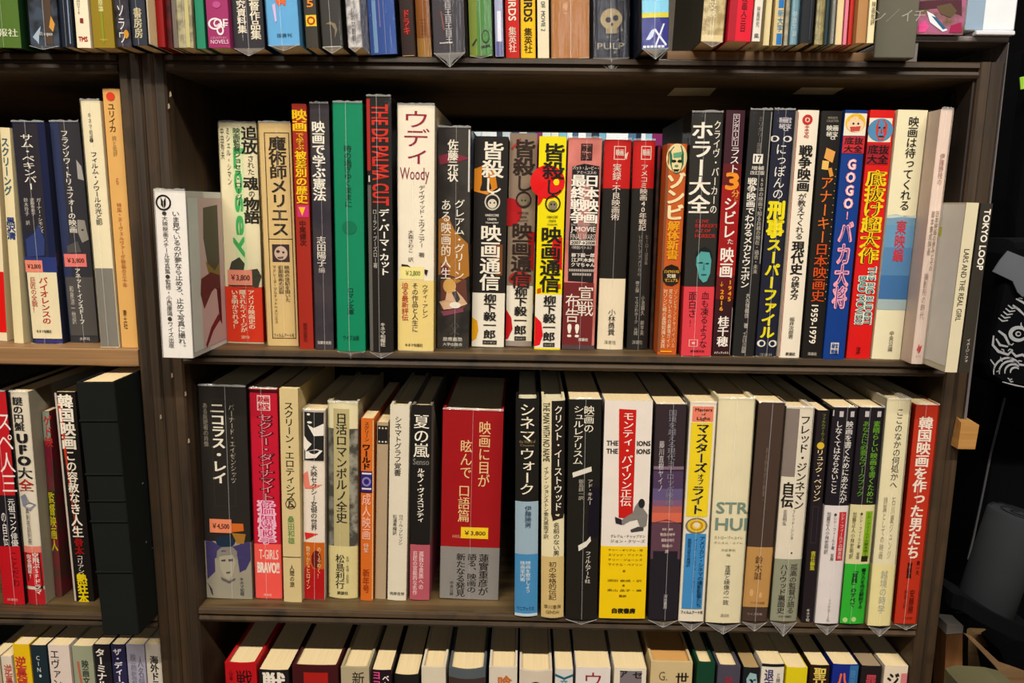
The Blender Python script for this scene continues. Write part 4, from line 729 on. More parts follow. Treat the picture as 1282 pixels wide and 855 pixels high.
r2((410, 448, 504), (411, 448, 750), '#d0c294', 'cream and grey book with black characters, curved foot band, film still behind the title',
   [('r', 0, 1, 504, 537, '#e6dcb4'), ('r', 0, .18, 537, 684, '#54524a|8a877a|80'), ('r', .72, 1, 537, 684, '#54524a|a09c8c|80'), ('r', .18, .72, 512, 684, '#c2b584'), ('t', .46, 517, 655, '日活ロマンポルノ全史', 13, '#2c2a20', .015), ('b', 684, 749, '#ddcf98'), ('t', .4, 694, 737, '松島利行', 11, '#33301f', .01), ('t', .66, 696, 730, '名作・名優・名監督', 3.5, '#8c825c'), ('h', .3, .68, 740, 744, '講談社', '#4c452c', .02)], 1, D=.13, hard=True, b=.0028, side='#cfc6a8')
r2((450, 470, 524), (451, 467, 752), '#d8742c', 'narrow orange book with a violet film-frame panel, black and pink characters',
   [('t', .45, 528, 553, 'スクリーン', 6, '#7c3a1c'), ('t', .42, 556, 588, 'ワールド', 10, '#2c1c12', .04), ('r', 0, .92, 590, 616, '#3c2c74'), ('r', .08, .84, 592, 594, '#e8dcd0'), ('r', .08, .84, 611, 613, '#e8dcd0'), ('o', .45, 603, 5.5, 6, '#8c84b8', .6), ('r', 0, .92, 616, 617, '#26203c'), ('t', .45, 618, 676, '成人映画', 10, '#f0b49c', .02), ('t', .45, 680, 692, '特集', 6, '#f0c4ac'), ('t', .45, 712, 742, '新年号', 8, '#a8481c'), ('r', .93, 1, 526, 750, '#e8c48c')], 0, D=.148)
r2((471, 487, 529), (469, 483, 750), '#b7a184', 'slim dull brown book with a strip of black film frame printed at its top',
   [('r', .05, 1, 533, 556, '#2b2826')]+[('r', .15+.3*k, .3+.3*k, yy, yy+2, '#d8ccb4') for k in range(3) for yy in (535, 552)], 0, D=.148)
r2((488, 513, 508), (484, 509, 752), '#e2d9c4', 'white book with slender dark characters, left of the black one with a pink band',
   [('t', .44, 521, 596, 'シネマトグラフ覚書', 8.5, '#3a3630', .0), ('t', .66, 644, 682, 'ロベール・ブレッソン', 5, '#5c564c'), ('t', .34, 644, 670, '松浦寿輝訳', 5, '#5c564c'), ('h', .12, .9, 741, 745, '筑摩書房', '#4c463c', .01)], 0, D=.14, hard=True, b=.001)
r2((515, 541, 508), (512, 538, 752), '#252220', 'black book with white characters and a dusty pink paper band, grey page side',
   [('t', .5, 519, 573, '夏の嵐', 18, '#f2ead8', .012), ('r', .02, .95, 573, 583, '#2f2d2c'), ('h', .1, .9, 574.5, 582, 'Senso', '#8c8880'), ('t', .5, 586, 654, 'ルキノ・ヴィスコンティ', 8.5, '#efe6d4', .025), ('b', 682, 751, '#b8606c'), ('t', .58, 690, 738, '孤独な貴族への', 5.5, '#ecc4c0', .02), ('t', .26, 690, 745, '巨匠の官能的な名作', 5.5, '#ecc4c0', .02)], 0, D=.135, hard=True, b=.0008, side='#8c8274')
r2((554, 631, 514), (549, 625, 751), '#a81c22', 'very thick deep red book with cream characters, yellow price sticker and wide grey band',
   [('t', .7, 527, 610, '映画に目が', 14, '#ecc890', .01), ('t', .4, 551, 600, '眩んで', 14, '#ecc890', .01), ('t', .38, 607, 654, '口語篇', 14, '#ecc890', .01), ('h', .2, .4, 670, 674, 'HASUMI', '#d89a7c'), ('b', 685, 750, '#95908a'), ('t', .74, 693, 745, '蓮實重彦が', 12, '#2c2824', .015), ('t', .54, 693, 742, '語る、映画の', 11, '#2c2824', .015), ('t', .35, 693, 747, '新たなる発見', 11, '#2c2824', .015), ('t', .2, 728, 746, '中央公論', 4.5, '#4c4640'), ('s', .34, .8, 660, 674, '#f0d02c', '￥3,800')], 1, D=.15, hard=True, b=.0005)
r2((645, 676, 500), (644, 673, 772), '#25221e', 'black-topped book with white characters and a two-tone blue lower half',
   [('t', .5, 505, 554, 'シネマ', 18, '#efe6d0', .012), ('h', .16, .85, 551, 555, 'the World of', '#8f7f5c'), ('h', .2, .8, 556, 559, 'Cinema', '#8f7f5c'), ('t', .5, 561, 620, 'ウォーク', 18, '#efe6d0', .012), ('r', 0, 1, 628, 694, '#9fb4c0'), ('t', .56, 633, 661, '伊藤勝男', 8, '#3a5468', .0), ('b', 694, 771, '#4f90bc'), ('t', .58, 702, 742, '映画を散歩しよう', 6, '#d8e6ea', .01), ('t', .34, 702, 728, '映画案内術', 6, '#d8e6ea', .01), ('h', .1, .85, 759, 764, 'ワニブックス', '#26507c', .01), ('r', 0, 1, 768, 772, '#c8d4d8')], 0, D=.13, hard=True, b=.0022, pagecol='#e9dfc0')
r2((678, 708, 500), (677, 706, 774), '#e6dab4', 'cream book split by a black stripe with white characters, upside-down English capitals at left',
   [('r', .42, 1, 502, 644, '#2a2420'), ('t', .72, 508, 640, 'クリント・イーストウッド', 10, '#efe6d2', .015), ('l', .2, 504, 578, 'THE MAN WITH NO NAME', 8, '#3c3828', .0), ('t', .2, 584, 675, 'イアン・ジョンストン金丸美南子訳', 6, '#5c5440', .0), ('p', [(.42, 643), (1, 643), (.95, 649), (.5, 652)], '#2a2420'), ('t', .66, 654, 696, '名前のない男', 7.5, '#4c4632', .0), ('b', 697, 773, '#d3ba80'), ('t', .5, 703, 751, '初の本格的伝記', 9.5, '#5c4a26', .0), ('h', .12, .88, 757, 762, '早川書房', '#6c5a34', .0), ('h', .2, .8, 764, 768, 'GENDAI', '#8c7a4c')], 0, D=.13, hard=True, b=.0024, pagecol='#e9dfc0')
r2((712, 754, 500), (706, 749, 775), '#26241f', 'black plastic-wrapped book with white characters split by two slanted white bars',
   [('t', .62, 508, 542, '映画の', 12, '#efe6d2', .01), ('t', .3, 508, 582, 'シュルレアリスム', 12, '#efe6d2', .01), ('p', [(.14, 592), (.72, 584), (.74, 590), (.16, 598)], '#e6dfd0'), ('t', .7, 600, 632, 'アド・キルー', 6, '#cfc7b6'), ('t', .42, 600, 626, '飯島耕一訳', 6, '#b5ad9c'), ('p', [(.36, 683), (.62, 677), (.74, 671), (.76, 677), (.62, 684), (.38, 690)], '#e6dfd0'), ('t', .68, 690, 730, 'フィルムアート社', 7, '#e6dfd0', .01), ('r', .66, .98, 610, 672, '#1c1626')], 2, D=.13, tip=5)
r2((757, 818, 502), (749, 808, 775), '#e9dfd4', 'wide white book with a slanting red title strip, striding legs and yellow foot',
   [('p', [(.3, 512), (.66, 513), (.66, 650), (.36, 648)], '#c8261e'), ('t', .5, 516, 634, 'モンティ・パイソン正伝', 13, '#f2e6dc', .015), ('h', .06, .3, 552, 558, 'THE', '#2a2622', .03), ('h', .06, .3, 562, 568, 'THE', '#2a2622', .03), ('h', .7, .98, 552, 558, 'IONS', '#2a2622', .03), ('h', .7, .98, 562, 568, 'IONS', '#2a2622', .03),
    ('p', [(.7, 634), (.82, 624), (.9, 628), (.88, 636), (.98, 644), (.96, 658), (.84, 662), (.76, 650), (.6, 652), (.46, 657), (.4, 652), (.56, 645), (.66, 642)], '#8a8680'), ('p', [(.42, 650), (.28, 647), (.3, 655), (.44, 657)], '#3a2c3c'), ('p', [(.62, 663), (.78, 659), (.9, 660), (.9, 664), (.64, 666)], '#4c4a48'), ('c', .84, 630, 4, 6, '#2f2c30'),
    ('h', .2, .94, 669, 673, 'グレアム・チャップマン', '#6c6660'), ('h', .2, .94, 675, 679, 'ジョン・クリーズ', '#6c6660'), ('b', 684, 774, '#f0cc10'), ('h', .16, .9, 687, 690, 'テリー・ギリアム・他', '#5c4c10', .01), ('h', .16, .9, 693, 696, 'エリック・アイドル', '#5c4c10', .01), ('h', .16, .9, 699, 702, 'テリー・ジョーンズ', '#5c4c10', .01), ('h', .16, .9, 705, 708, 'マイケル・ペイリン', '#5c4c10', .01), ('h', .48, .54, 713, 716, '著', '#5c4c10'), ('h', .16, .9, 725, 728, '須田 泰成・訳', '#5c4c10', .01), ('h', .48, .54, 731, 734, '者', '#5c4c10'), ('h', .16, .9, 737, 740, '奥山 晶子・編', '#5c4c10', .01), ('h', .42, .58, 744, 747, '監訳', '#5c4c10', .02), ('h', .28, .78, 761, 767, '白夜書房', '#2c2814', .05)], 0, D=.148, b=.0006)
r2((820, 861, 506), (811, 849, 776), '#3f3236', 'dark plastic-wrapped book with thin grey characters over a printed sunset fading from plum to orange',
   [('r', 0, 1, 590, 612, '#5a4664'), ('r', 0, 1, 612, 626, '#6f6288'), ('r', 0, 1, 584, 588, '#8c7484'), ('r', 0, 1, 626, 634, '#8a6480'), ('r', 0, 1, 634, 642, '#b8685c'), ('r', 0, 1, 642, 654, '#d8745a'), ('p', [(0, 655), (.5, 650), (1, 656), (1, 700), (0, 700)], '#6a4a58'), ('r', 0, 1, 690, 775, '#2b2830'), ('t', .56, 513, 632, '国境を越える現代ヨーロッパ映画', 9.5, '#8f8a94', .0), ('t', .24, 552, 616, '藤川直樹ヤイノ', 6, '#c9c0c0', .01),
    ('h', .36, .72, 661, 664, '移民・難民', '#e8d2c4', .01), ('h', .3, .8, 667, 671, '物語の地平', '#e8d2c4', .01), ('h', .34, .78, 674, 678, '越境の時代', '#e8d2c4', .01), ('h', .38, .72, 681, 685, '映画の', '#e8d2c4', .01), ('h', .48, .6, 688, 692, '旅', '#e8d2c4', .01), ('t', .56, 744, 762, '河出書房', 4.5, '#d8d2cc', .01)], 2, D=.13, tip=8)
r2((864, 898, 504), (848, 881, 778), '#e9dfca', 'white book with a yellow title panel, a target-like oval and a sky blue lower panel',
   [('r', .1, .9, 509, 528, '#e88a70'), ('h', .2, .84, 511, 515, 'Masters', '#5c2a1c', .03), ('h', .45, .6, 517, 520, 'of', '#5c2a1c', .03), ('h', .28, .78, 522, 527, 'Light', '#5c2a1c', .03), ('r', .08, .9, 529, 647, '#ecd22c'), ('t', .52, 530, 592, 'マスターズ', 15, '#2a2618', .03), ('t', .55, 593, 607, 'オブ', 7, '#2a2618', .02), ('t', .48, 608, 644, 'ライト', 15, '#2a2618', .03), ('o', .5, 658, 13.5, 10.5, '#8c8068', .86), ('c', .5, 658, 11, 8.5, '#e8c83c'), ('o', .5, 658, 8, 6.5, '#c8942c', .7), ('c', .5, 657, 4, 3.6, '#e9dcc0'), ('r', .1, .9, 668, 762, '#4a94c8'),
    ('t', .76, 671, 760, 'アメリカン・シネマの撮影監督たち', 6.5, '#1c4468', .02), ('t', .5, 674, 742, 'デニス・シェファー＋ラリー', 4, '#1c4468'), ('t', .26, 674, 710, '高間賢治宮本高晴訳', 4.5, '#1c4468', .01), ('h', .08, .95, 764, 768, 'フィルムアート社', '#2c2820', .02)], 2, D=.148, tip=11)
r2((899, 947, 499), (883, 927, 780), '#e4dab8', 'wide cream hardback with grey-green capitals STR over HUI cut off at the spine edge',
   [('h', .12, 1., 629, 643, 'STR', '#7f9486', .03), ('h', .12, 1., 649, 664, 'HUI', '#7f9486', .03), ('h', .1, .92, 671, 675, 'ストローブ＝ユイレ', '#8c8468', .0), ('h', .1, .92, 678, 681, 'ダニエル・ユイレ', '#8c8468', .0), ('h', .32, .72, 687, 690, '渋谷哲也', '#8c8468'), ('h', .48, .58, 693, 696, '編', '#8c8468', .02), ('t', .54, 707, 757, '言葉と映像の一致', 7, '#54503c', .0), ('h', .42, .66, 768, 772, '森話社', '#9c9474')], 2, D=.14, hard=True, b=.0012, tip=13)
r2((949, 984, 504), (928, 960, 778), '#54433a', 'brown plastic-wrapped book with a light tan paper band halfway down',
   [('t', .46, 560, 630, 'ある映画史の断章・', 3.5, '#8c7a6c'), ('b', 685, 760, '#c2975c'), ('t', .5, 696, 726, '鈴木誠', 9, '#5c4020', .01), ('c', .3, 742, 2.4, 5, '#d8b078'), ('c', .66, 745, 2, 4, '#d8b078'), ('h', .3, .86, 753, 756, 'ワイズ出版', '#8a642c'), ('h', .2, .8, 767, 770, 'ワイズ出版', '#b5a698', .01)], 2, D=.14, tip=11)
r2((985, 1020, 510), (962, 999, 778), '#e2d8c4', 'white book with grey panel, large black characters in two columns and a grey-green band',
   [('r', 0, .48, 512, 597, '#8d8178'), ('t', .72, 520, 638, 'フレッド・ジンネマン', 12.5, '#2a2620', .015), ('t', .28, 604, 636, '自伝', 14, '#2a2620', .03), ('t', .56, 638, 676, 'フレッド・ジンネ', 4, '#6c6458'), ('t', .24, 638, 658, '北島明弘', 4.5, '#6c6458', .01), ('c', .6, 692, 1, 1.2, '#2a2620'), ('b', 700, 778, '#9a9a84'), ('t', .74, 706, 768, '孤高の監督が語る', 9, '#33322a', .0), ('t', .36, 706, 768, 'ハリウッド裏面史', 9, '#33322a', .01), ('h', .3, .8, 770, 773, 'キネマ旬報社', '#4c4a3c', .01)], 2, D=.14, hard=True, b=.0012, tip=18)
r2((1022, 1041, 514), (1003, 1018, 779), '#2c2428', 'narrow plum black book with yellow and cream characters and a small yellow seal',
   [('t', .55, 518, 553, 'フィルムメーカーズ', 4.5, '#8c9a3c', .01), ('c', .45, 558, 4.4, 4.4, '#d8b83c'), ('t', .45, 563, 628, 'リュック・ベッソン', 9, '#e6d6a8', .015), ('f', .2, .7, 634, 680, '#4c4248', .6), ('t', .55, 690, 714, '責任編集', 5.5, '#c8c03c', .02), ('t', .5, 762, 778, 'キネマ旬', 4.5, '#e0d8cc', .02)], 0, D=.148)
r2((1043, 1074, 510), (1019, 1050, 781), '#272129', 'black-topped book with two columns of white characters over a long white band',
   [('t', .04, 513, 520, '▮', 4, '#c9c2c0'), ('r', .28, .44, 515, 522, '#c9c2c0'), ('r', .74, .9, 515, 522, '#c9c2c0'), ('t', .74, 527, 630, '映画を書くためにあなたが', 8.5, '#ece6e0', .01), ('t', .3, 527, 618, 'しなくてはならないこと', 8, '#ece6e0', .01), ('b', 633, 781, '#e0d8d4'), ('r', .64, .95, 641, 702, '#c43a40'), ('t', .8, 642, 700, 'シド・フィールドの脚本術', 5, '#f0d8d0', .02), ('t', .48, 642, 702, '●シド・フィールド著 安藤', 4, '#5c5450', .01), ('t', .2, 641, 694, '加藤正人小林宏明訳', 4.5, '#5c5450', .01), ('t', .55, 750, 778, 'フィルムアート社', 4, '#7c7470', .01)], 2, D=.148, tip=13, b=.001)
r2((1076, 1108, 510), (1051, 1081, 781), '#272129', 'black-topped book with two columns of green characters and a bright green foot',
   [('r', .24, .4, 515, 522, '#c9c2c0'), ('r', .74, .9, 515, 522, '#c9c2c0'), ('t', .76, 527, 630, '素晴らしい映画を書くために', 8.5, '#7cb43c', .01), ('t', .32, 527, 622, 'あなたに必要なワークブック', 8, '#6ca034', .01), ('b', 632, 781, '#dcd2a4'), ('r', .66, .96, 640, 700, '#8cb42c'), ('t', .8, 641, 696, 'シド・フィールドの脚本術2', 5, '#3c5414', .02), ('t', .48, 641, 700, '●シド・フィールド著 安藤', 4, '#5c5838', .01), ('t', .2, 641, 700, '加藤正人小林宏明訳', 4.5, '#5c5838', .01), ('r', .64, .92, 696, 703, '#2c2818'), ('b', 706, 781, '#3cb43c'), ('t', .8, 711, 762, '書き方を完全解説する', 6, '#14381c', .02), ('t', .44, 711, 760, '「実践」のすべて', 6.5, '#14381c', .03), ('c', .2, 776, 3, 3.4, '#b8dc8c'), ('c', .56, 775, 3, 3.4, '#b8dc8c')], 1, D=.148, b=.001)
r2((1111, 1141, 500), (1083, 1117, 784), '#e6dcb8', 'cream plastic-wrapped book with slender black characters and faint grey lettering on its yellowish band',
   [('t', .58, 511, 612, 'ここのなかの何処かへ', 9, '#3c382c', .0), ('t', .66, 622, 700, '石川慶ジュンジ', 4.5, '#a8a084'), ('t', .3, 622, 700, '詩篇としての映画', 4.5, '#a8a084'), ('b', 707, 784, '#e8dca4'), ('t', .54, 714, 768, '越境の時学', 8.5, '#a8a8a0', .0)], 2, D=.14, hard=True, b=.001, side='#b9b3a2', tip=12)
r2((1146, 1177, 507), (1119, 1147, 781), '#c23c24', 'brick red book with blocky white characters, last on the lower shelf beside the upright',
   [('t', .5, 522, 648, '韓国映画を作った', 16, '#f0e0d0', .03), ('t', .52, 648, 700, '男たち', 15, '#f0e0d0', .03), ('t', .82, 702, 720, '黄一天', 4.5, '#3c1410', .01), ('t', .44, 704, 724, '対談集', 6, '#3c1410', .03), ('t', .68, 738, 768, '安藤勝', 6.5, '#5c1c12', .0), ('t', .4, 738, 762, '映画人評', 4.5, '#8c2c1c'), ('h', .4, .8, 772, 775, '青土社', '#5c1c12', .01)], 2, D=.14, tip=6)
solve('r2', 'books on the lower shelf')

# ------------------------------------------------------------------ bottom shelf: mainly the top edges show
def r3(x0, x1, yt, color, label, els=(), xb=None, **kw):
    yf = kw.pop('yf', .004); kw.setdefault('D', .13); kw.setdefault('hard', False)
    d = (x0+x1)/2; k = -(d-600)*.095
    bk('r3', S4, (x0, x1, yt), (x0+k, x1+k, yt+250), color, label, els, 0, yf=yf, **kw)
def r3solve():
    L = ROWS['r3']
    for r in L:      # upright books: same place at foot and head
        y = r['yf']; a = unproj(r['top'][0], r['top'][2], y); c = unproj(r['top'][1], r['top'][2], y)
        wd = c.x-a.x-.0006; H = (a.z+c.z)/2-S4; s_ = (c.x-a.x)/(r['top'][1]-r['top'][0]); xm = (r['top'][0]+r['top'][1])/2
        def zpx(yp, y=y, xm=xm): return unproj(xm, yp, y).z-S4
        kw = dict(r['kw'])
        Book('book', r['label'], 'books on the bottom shelf', (a.x+c.x)/2, y, S4, wd, H, 0, r['D'], r['color'], r['els'], 0, r['b'], s_, r['hard'], zpx, **kw)
r3(280, 320, 831, '#c01c24', 'red hardback with a black character, first on the bottom shelf', [('t', .62, 839, 862, '戦', 19, '#2c1414', .0), ('t', .2, 840, 853, '山本', 5, '#5c1418')], hard=True, b=.002)
r3(323, 361, 839, '#2a2424', 'black book with a heavy white character, second on the bottom shelf', [('t', .5, 842, 870, '獣', 27, '#efe6d6', .03)], b=.001)
r3(365, 423, 834, '#4c1c20', 'thick dark maroon plastic-wrapped book with a red square panel on the bottom shelf', [('r', .25, .78, 842, 870, '#b02820')], hard=True, b=.0008)
r3(426, 462, 836, '#b8ab8c', 'grey-beige hardback whose spine starts with one thin black character', [('t', .62, 841, 858, '新', 15, '#2c2820', .0)], hard=True, b=.001)
r3(465, 490, 839, '#2c1c24', 'black book with pink and white lettering on the bottom shelf', [('t', .25, 840, 862, 'ヨコ', 10, '#d85c8c', .03), ('t', .72, 845, 862, 'ベト', 8, '#efe6e0', .02)], b=.0008)
r3(493, 524, 845, '#282624', 'shorter black book between the pink-lettered and the white one', b=.002, yf=.008)
r3(527, 558, 836, '#ddd3bc', 'plain off-white hardback on the bottom shelf', hard=True, b=.0014)
r3(561, 608, 839, '#5f676a', 'slate grey hardback with a curved spine on the bottom shelf', [('r', 0, 1, 850, 870, '#4c3c38')], hard=True, b=.004)
r3(612, 648, 836, '#ddd2c0', 'pale hardback with an orange character and a curl of ribbon on its pages', [('t', .55, 846, 866, '喰', 17, '#c8783c', .03)], hard=True, b=.001)
r3(650, 692, 841, '#d8cbb8', 'cream hardback with a ribbon marker on its pages and a dark round head', [('c', .5, 866, 11, 14, '#2c2420')], hard=True, b=.003)
r3(695, 718, 838, '#d8d4cc', 'narrow white book with a teal bracket mark on the bottom shelf', [('p', [(0, 844), (.5, 848), (1, 844), (1, 847), (.5, 851), (0, 847)], '#1f6c84'), ('t', .5, 850, 862, '文', 9, '#3c8ca0')], b=.0008)
r3(721, 765, 836, '#e4dcd4', 'white hardback with a crimson brush character on the bottom shelf', [('t', .5, 841, 862, 'ウ', 24, '#9c2a44', -.004)], D=.15, b=.0006)
r3(769, 810, 837, '#e6dcc8', 'white book with a grey panel and two bold kana on the bottom shelf', [('r', .18, .86, 840, 870, '#857c80'), ('h', .18, .4, 840, 848, 'ア', '#2c2628', .03), ('h', .58, .86, 841, 849, 'セ', '#2c2628', .03)], D=.15, b=.0006)
r3(815, 868, 829, '#d2bd90', 'thick buff hardback with one bold character and an italic capital G', [('t', .76, 842, 858, '世', 16, '#2c281c', .02), ('h', .2, .4, 841, 852, 'G.', '#7c6c4c', -.01)], hard=True, D=.15, b=.0006, pagecol='#d9a868')
r3(873, 896, 830, '#1c4a34', 'dark green hardback on the bottom shelf', hard=True, b=.0005)
r3(899, 928, 834, '#54505c', 'slate violet hardback with a red mark on the bottom shelf', [('t', .5, 846, 862, '映', 9, '#a83444')], hard=True, b=.0008)
r3(931, 952, 836, '#26262c', 'black book with a pale teal face printed on its spine', [('p', [(.2, 850), (.4, 842), (.8, 844), (.9, 856), (.6, 868), (.3, 864)], '#9fc0c0'), ('c', .46, 851, 2, 1, '#26262c'), ('c', .72, 851, 2, 1, '#26262c')], hard=False, b=.0008, pagecol='#b59a6c')
r3(954, 983, 831, '#e4dccc', 'white book with violet and black characters under a black top stripe', [('r', 0, 1, 831, 835, '#26201e'), ('t', .34, 838, 868, '退廃', 11, '#463c74', .02), ('t', .76, 842, 862, 'と映画', 5, '#4c4440')], b=.001)
r3(985, 1012, 836, '#e2cf20', 'plain yellow book on the bottom shelf', b=.0008)
r3(1015, 1040, 833, '#332218', 'dark brown book with heavy cream-yellow characters on the bottom shelf', [('t', .5, 836, 868, '聖林', 15, '#e8cf6c', .03)], b=.0006)
r3(1043, 1076, 832, '#20348c', 'blue book with a pink and orange figure on the bottom shelf', [('r', .66, 1, 833, 870, '#3c74a8'), ('t', .4, 842, 862, '八', 13, '#e8744c', .05), ('t', .8, 838, 862, '映画', 6, '#5c94c0')], b=.0006)
r3(1079, 1105, 834, '#2b2426', 'black plastic-wrapped book with a dull red character on the bottom shelf', [('t', .5, 845, 862, '罪', 12, '#b84c54', .04)], b=.0006, pagecol='#a89478')
r3(1108, 1138, 834, '#e8d8c0', 'cream book with one bold kana and a pink block, last on the bottom shelf', [('t', .38, 842, 862, 'ジ', 15, '#2c2824', .03), ('r', .72, 1, 843, 870, '#d88a8c')], D=.15, b=.0006)
r3solve()

# ------------------------------------------------------------------ the left-hand bookcase
def a1(t, b_, color, label, els=(), film=0, **kw): bk('a1', A2, t, b_, color, label, els, film, **kw)
a1((-26, -2, 160), (-8, 9, 427), '#e6d8b4', 'cream book with a scarlet lower half, cut off by the left edge of the picture', [('r', 0, 1, 340, 416, '#d81c14')], 0)
a1((-1, 12, 160), (11, 36, 430), '#e8d9ae', 'cream book with blue kana along its spine, second from the left edge', [('t', .45, 172, 245, 'スクリーング', 9, '#3a6c80', .02), ('t', .5, 272, 300, '黒沢清', 10, '#2c4c8c', .03)], 0)
a1((14, 57, 153), (38, 84, 430), '#2f3347', 'navy plastic-wrapped book with white handwritten kana, price sticker and cream foot',
   [('r', .78, 1, 153, 430, '#20284c'), ('r', .05, .78, 156, 290, '#37333a'), ('t', .42, 168, 238, 'サム・ペキンパー', 15, '#ece4d4', .01), ('t', .62, 248, 292, 'ガーナー・シモンズ', 5.5, '#cfc8bc', .01), ('t', .42, 248, 270, '遠藤寿美子', 5, '#cfc8bc', .01), ('t', .22, 248, 282, '鈴木玲子 訳', 5, '#cfc8bc', .01), ('p', [(.1, 300), (.4, 292), (.55, 280), (.7, 300), (.65, 320), (.1, 322)], '#3c4a7c'), ('r', 0, 1, 322, 341, '#34427c'),
    ('r', .03, .97, 341, 424, '#e9dcb8'), ('t', .54, 347, 406, 'バイオレンスの', 10.5, '#b8342c', .02), ('t', .2, 347, 392, '巨匠の全貌！', 7, '#b8342c', .01), ('h', .18, .66, 413, 417, 'キネマ旬報社', '#5c5444', .02), ('r', .1, .97, 425, 430, '#3c3c7c'), ('s', -.0, .56, 326, 341, '#e8927c', '￥2,000')], 2, D=.13, hard=True, tip=2, b=.0006)
a1((60, 99, 153), (86, 124, 429), '#3f3d42', 'slate plastic-wrapped book with white kana, a pale face photo and a pink price sticker',
   [('r', 0, .3, 153, 420, '#3a4262'), ('p', [(.8, 200), (.95, 208), (1, 226), (.8, 224)], '#b5b0a8'), ('t', .48, 163, 292, 'フランソワ・トリュフォーの映画', 9, '#ece4d4', .015), ('p', [(.65, 275), (.9, 276), (.98, 300), (.75, 304), (.62, 290)], '#9c968c'), ('c', .8, 288, 1.6, 1, '#3a3836'), ('p', [(.2, 308), (.6, 302), (.7, 316), (.2, 317)], '#5c5a58'), ('r', .03, 1, 347, 420, '#5c5854'), ('t', .5, 336, 406, 'アネット・インスドーフ', 6.5, '#e6dfd0', .02), ('t', .22, 358, 406, '和泉涼一他訳', 5, '#cfc8bc', .01), ('h', .35, .72, 422, 426, '水声社', '#cfc8bc', .01), ('s', .06, .84, 318, 334, '#e8847c', '￥3,800')], 2, D=.13, hard=True, tip=0)
a1((100, 125, 126), (126, 150, 435), '#ece0be', 'tall cream book with thin black kana, grey lower third, left of the amber one',
   [('t', .42, 141, 177, 'キネマ旬報', 4, '#5c564a', .0), ('c', .42, 176, 2.2, 2.2, '#3c382c'), ('t', .48, 190, 282, 'フィルム・ノワールの光と影', 8, '#3c382c', .01), ('r', .02, .97, 336, 434, '#8a857b')], 2, D=.148, tip=3)
a1((127, 150, 111), (152, 173, 435), '#e2b26c', 'amber magazine with a small red dot at the top, leaning on the upright',
   [('c', .46, 121, 5.2, 5, '#e0482c'), ('t', .46, 129, 166, 'ユリイカ', 8.5, '#5c4426', .01), ('t', .5, 170, 196, '詩と批評', 5, '#a88a54', .0), ('t', .5, 222, 232, '６', 5, '#b8704c', .0), ('t', .5, 254, 360, '特集・ヌーヴェルヴァーグ映画の三十年', 5.5, '#c07844', .01), ('t', .36, 388, 412, '青土社', 5, '#54401f', .02)], 0, D=.148)
solve('a1', 'books on the left bookcase, middle shelf')
def a2(t, b_, color, label, els=(), film=0, **kw): bk('a2', A3, t, b_, color, label, els, film, **kw)
a2((-22, 7, 490), (3, 33, 757), '#28242a', 'red and black book at the left picture edge with large white strokes',
   [('r', 0, 1, 490, 620, '#c4242c'), ('t', .8, 515, 618, 'スペ人三', 18, '#f0e4dc', -.01), ('t', .8, 624, 684, '元祖コンク俳優', 8, '#efe8e0', .01), ('t', .4, 640, 684, 'の自伝', 6, '#efe8e0', .01), ('r', 0, 1, 684, 757, '#c41c28'), ('t', .7, 690, 735, 'ことだわ', 8, '#6c1420', .01), ('h', .2, .7, 749, 752, '洋泉社', '#f0c0b8', .01)], 2, D=.13, tip=0, hard=True)
a2((9, 40, 491), (35, 60, 757), '#dfd5c0', 'white book with UFO in heavy black capitals and a red character, red-black foot',
   [('t', .4, 497, 540, '謎の円盤', 12, '#2a2622', .025), ('t', .5, 542, 584, 'UFO', 17, '#2a2622', .07), ('t', .48, 585, 600, '大', 17, '#2a2622', .02), ('t', .48, 600, 616, '全', 17, '#b8281c', .02), ('p', [(.1, 622), (.4, 618), (.6, 628), (.95, 632), (.6, 640), (.2, 634)], '#8c8c98'), ('t', .45, 636, 682, '真剣夜話別冊', 5, '#6c6658', .0), ('r', 0, 1, 684, 692, '#e08878'), ('r', 0, 1, 692, 734, '#c8222c'), ('p', [(.1, 692), (.9, 692), (.95, 738), (.6, 736), (.1, 728)], '#2a2024'), ('t', .68, 692, 744, '空飛ぶSFドラマ', 7.5, '#f0dcd0', .02), ('t', .3, 694, 724, '完全検証!', 6, '#f0dcd0', .02), ('r', 0, 1, 738, 757, '#b8242c')], 2, D=.13, tip=0, b=.0015, side='#c9bfa8')
a2((48, 62, 515), (66, 78, 748), '#5c3c34|7c2c34|60', 'half-hidden patterned book set back behind the tall black-spined one', [('r', 0, 1, 515, 552, '#8c9484'), ('t', .7, 520, 560, 'ゲド映', 9, '#b8342c', .02), ('p', [(0, 555), (.8, 553), (.9, 600), (.3, 590)], '#7c2038'), ('r', 0, 1, 615, 652, '#3c3820'), ('t', .5, 616, 690, '監督映画人', 7, '#c8bc2c', .02)], 0, yf=.03)
a2((67, 94, 491), (93, 118, 753), '#241f1d', 'tall black book with heavy white characters turning red then yellow towards its foot',
   [('r', 0, .1, 492, 755, '#c9beb0'), ('p', [(.12, 505), (.3, 495), (.35, 590), (.5, 700), (.2, 560)], '#c8442c'), ('t', .5, 494, 563, '韓国映画', 17, '#f4ead8', .035), ('t', .52, 564, 630, 'この容赦な', 12, '#f4ead8', .02), ('t', .52, 630, 673, 'き人生', 13, '#f4ead8', .02), ('t', .52, 674, 694, '骨太', 11, '#a81c1c', .03), ('t', .5, 695, 718, 'コリアン', 8, '#efe6dc', .0), ('t', .5, 718, 756, '熱狂本', 12, '#ecd21c', .04)], 0, D=.148)
solve('a2', 'books on the left bookcase, lower shelf')
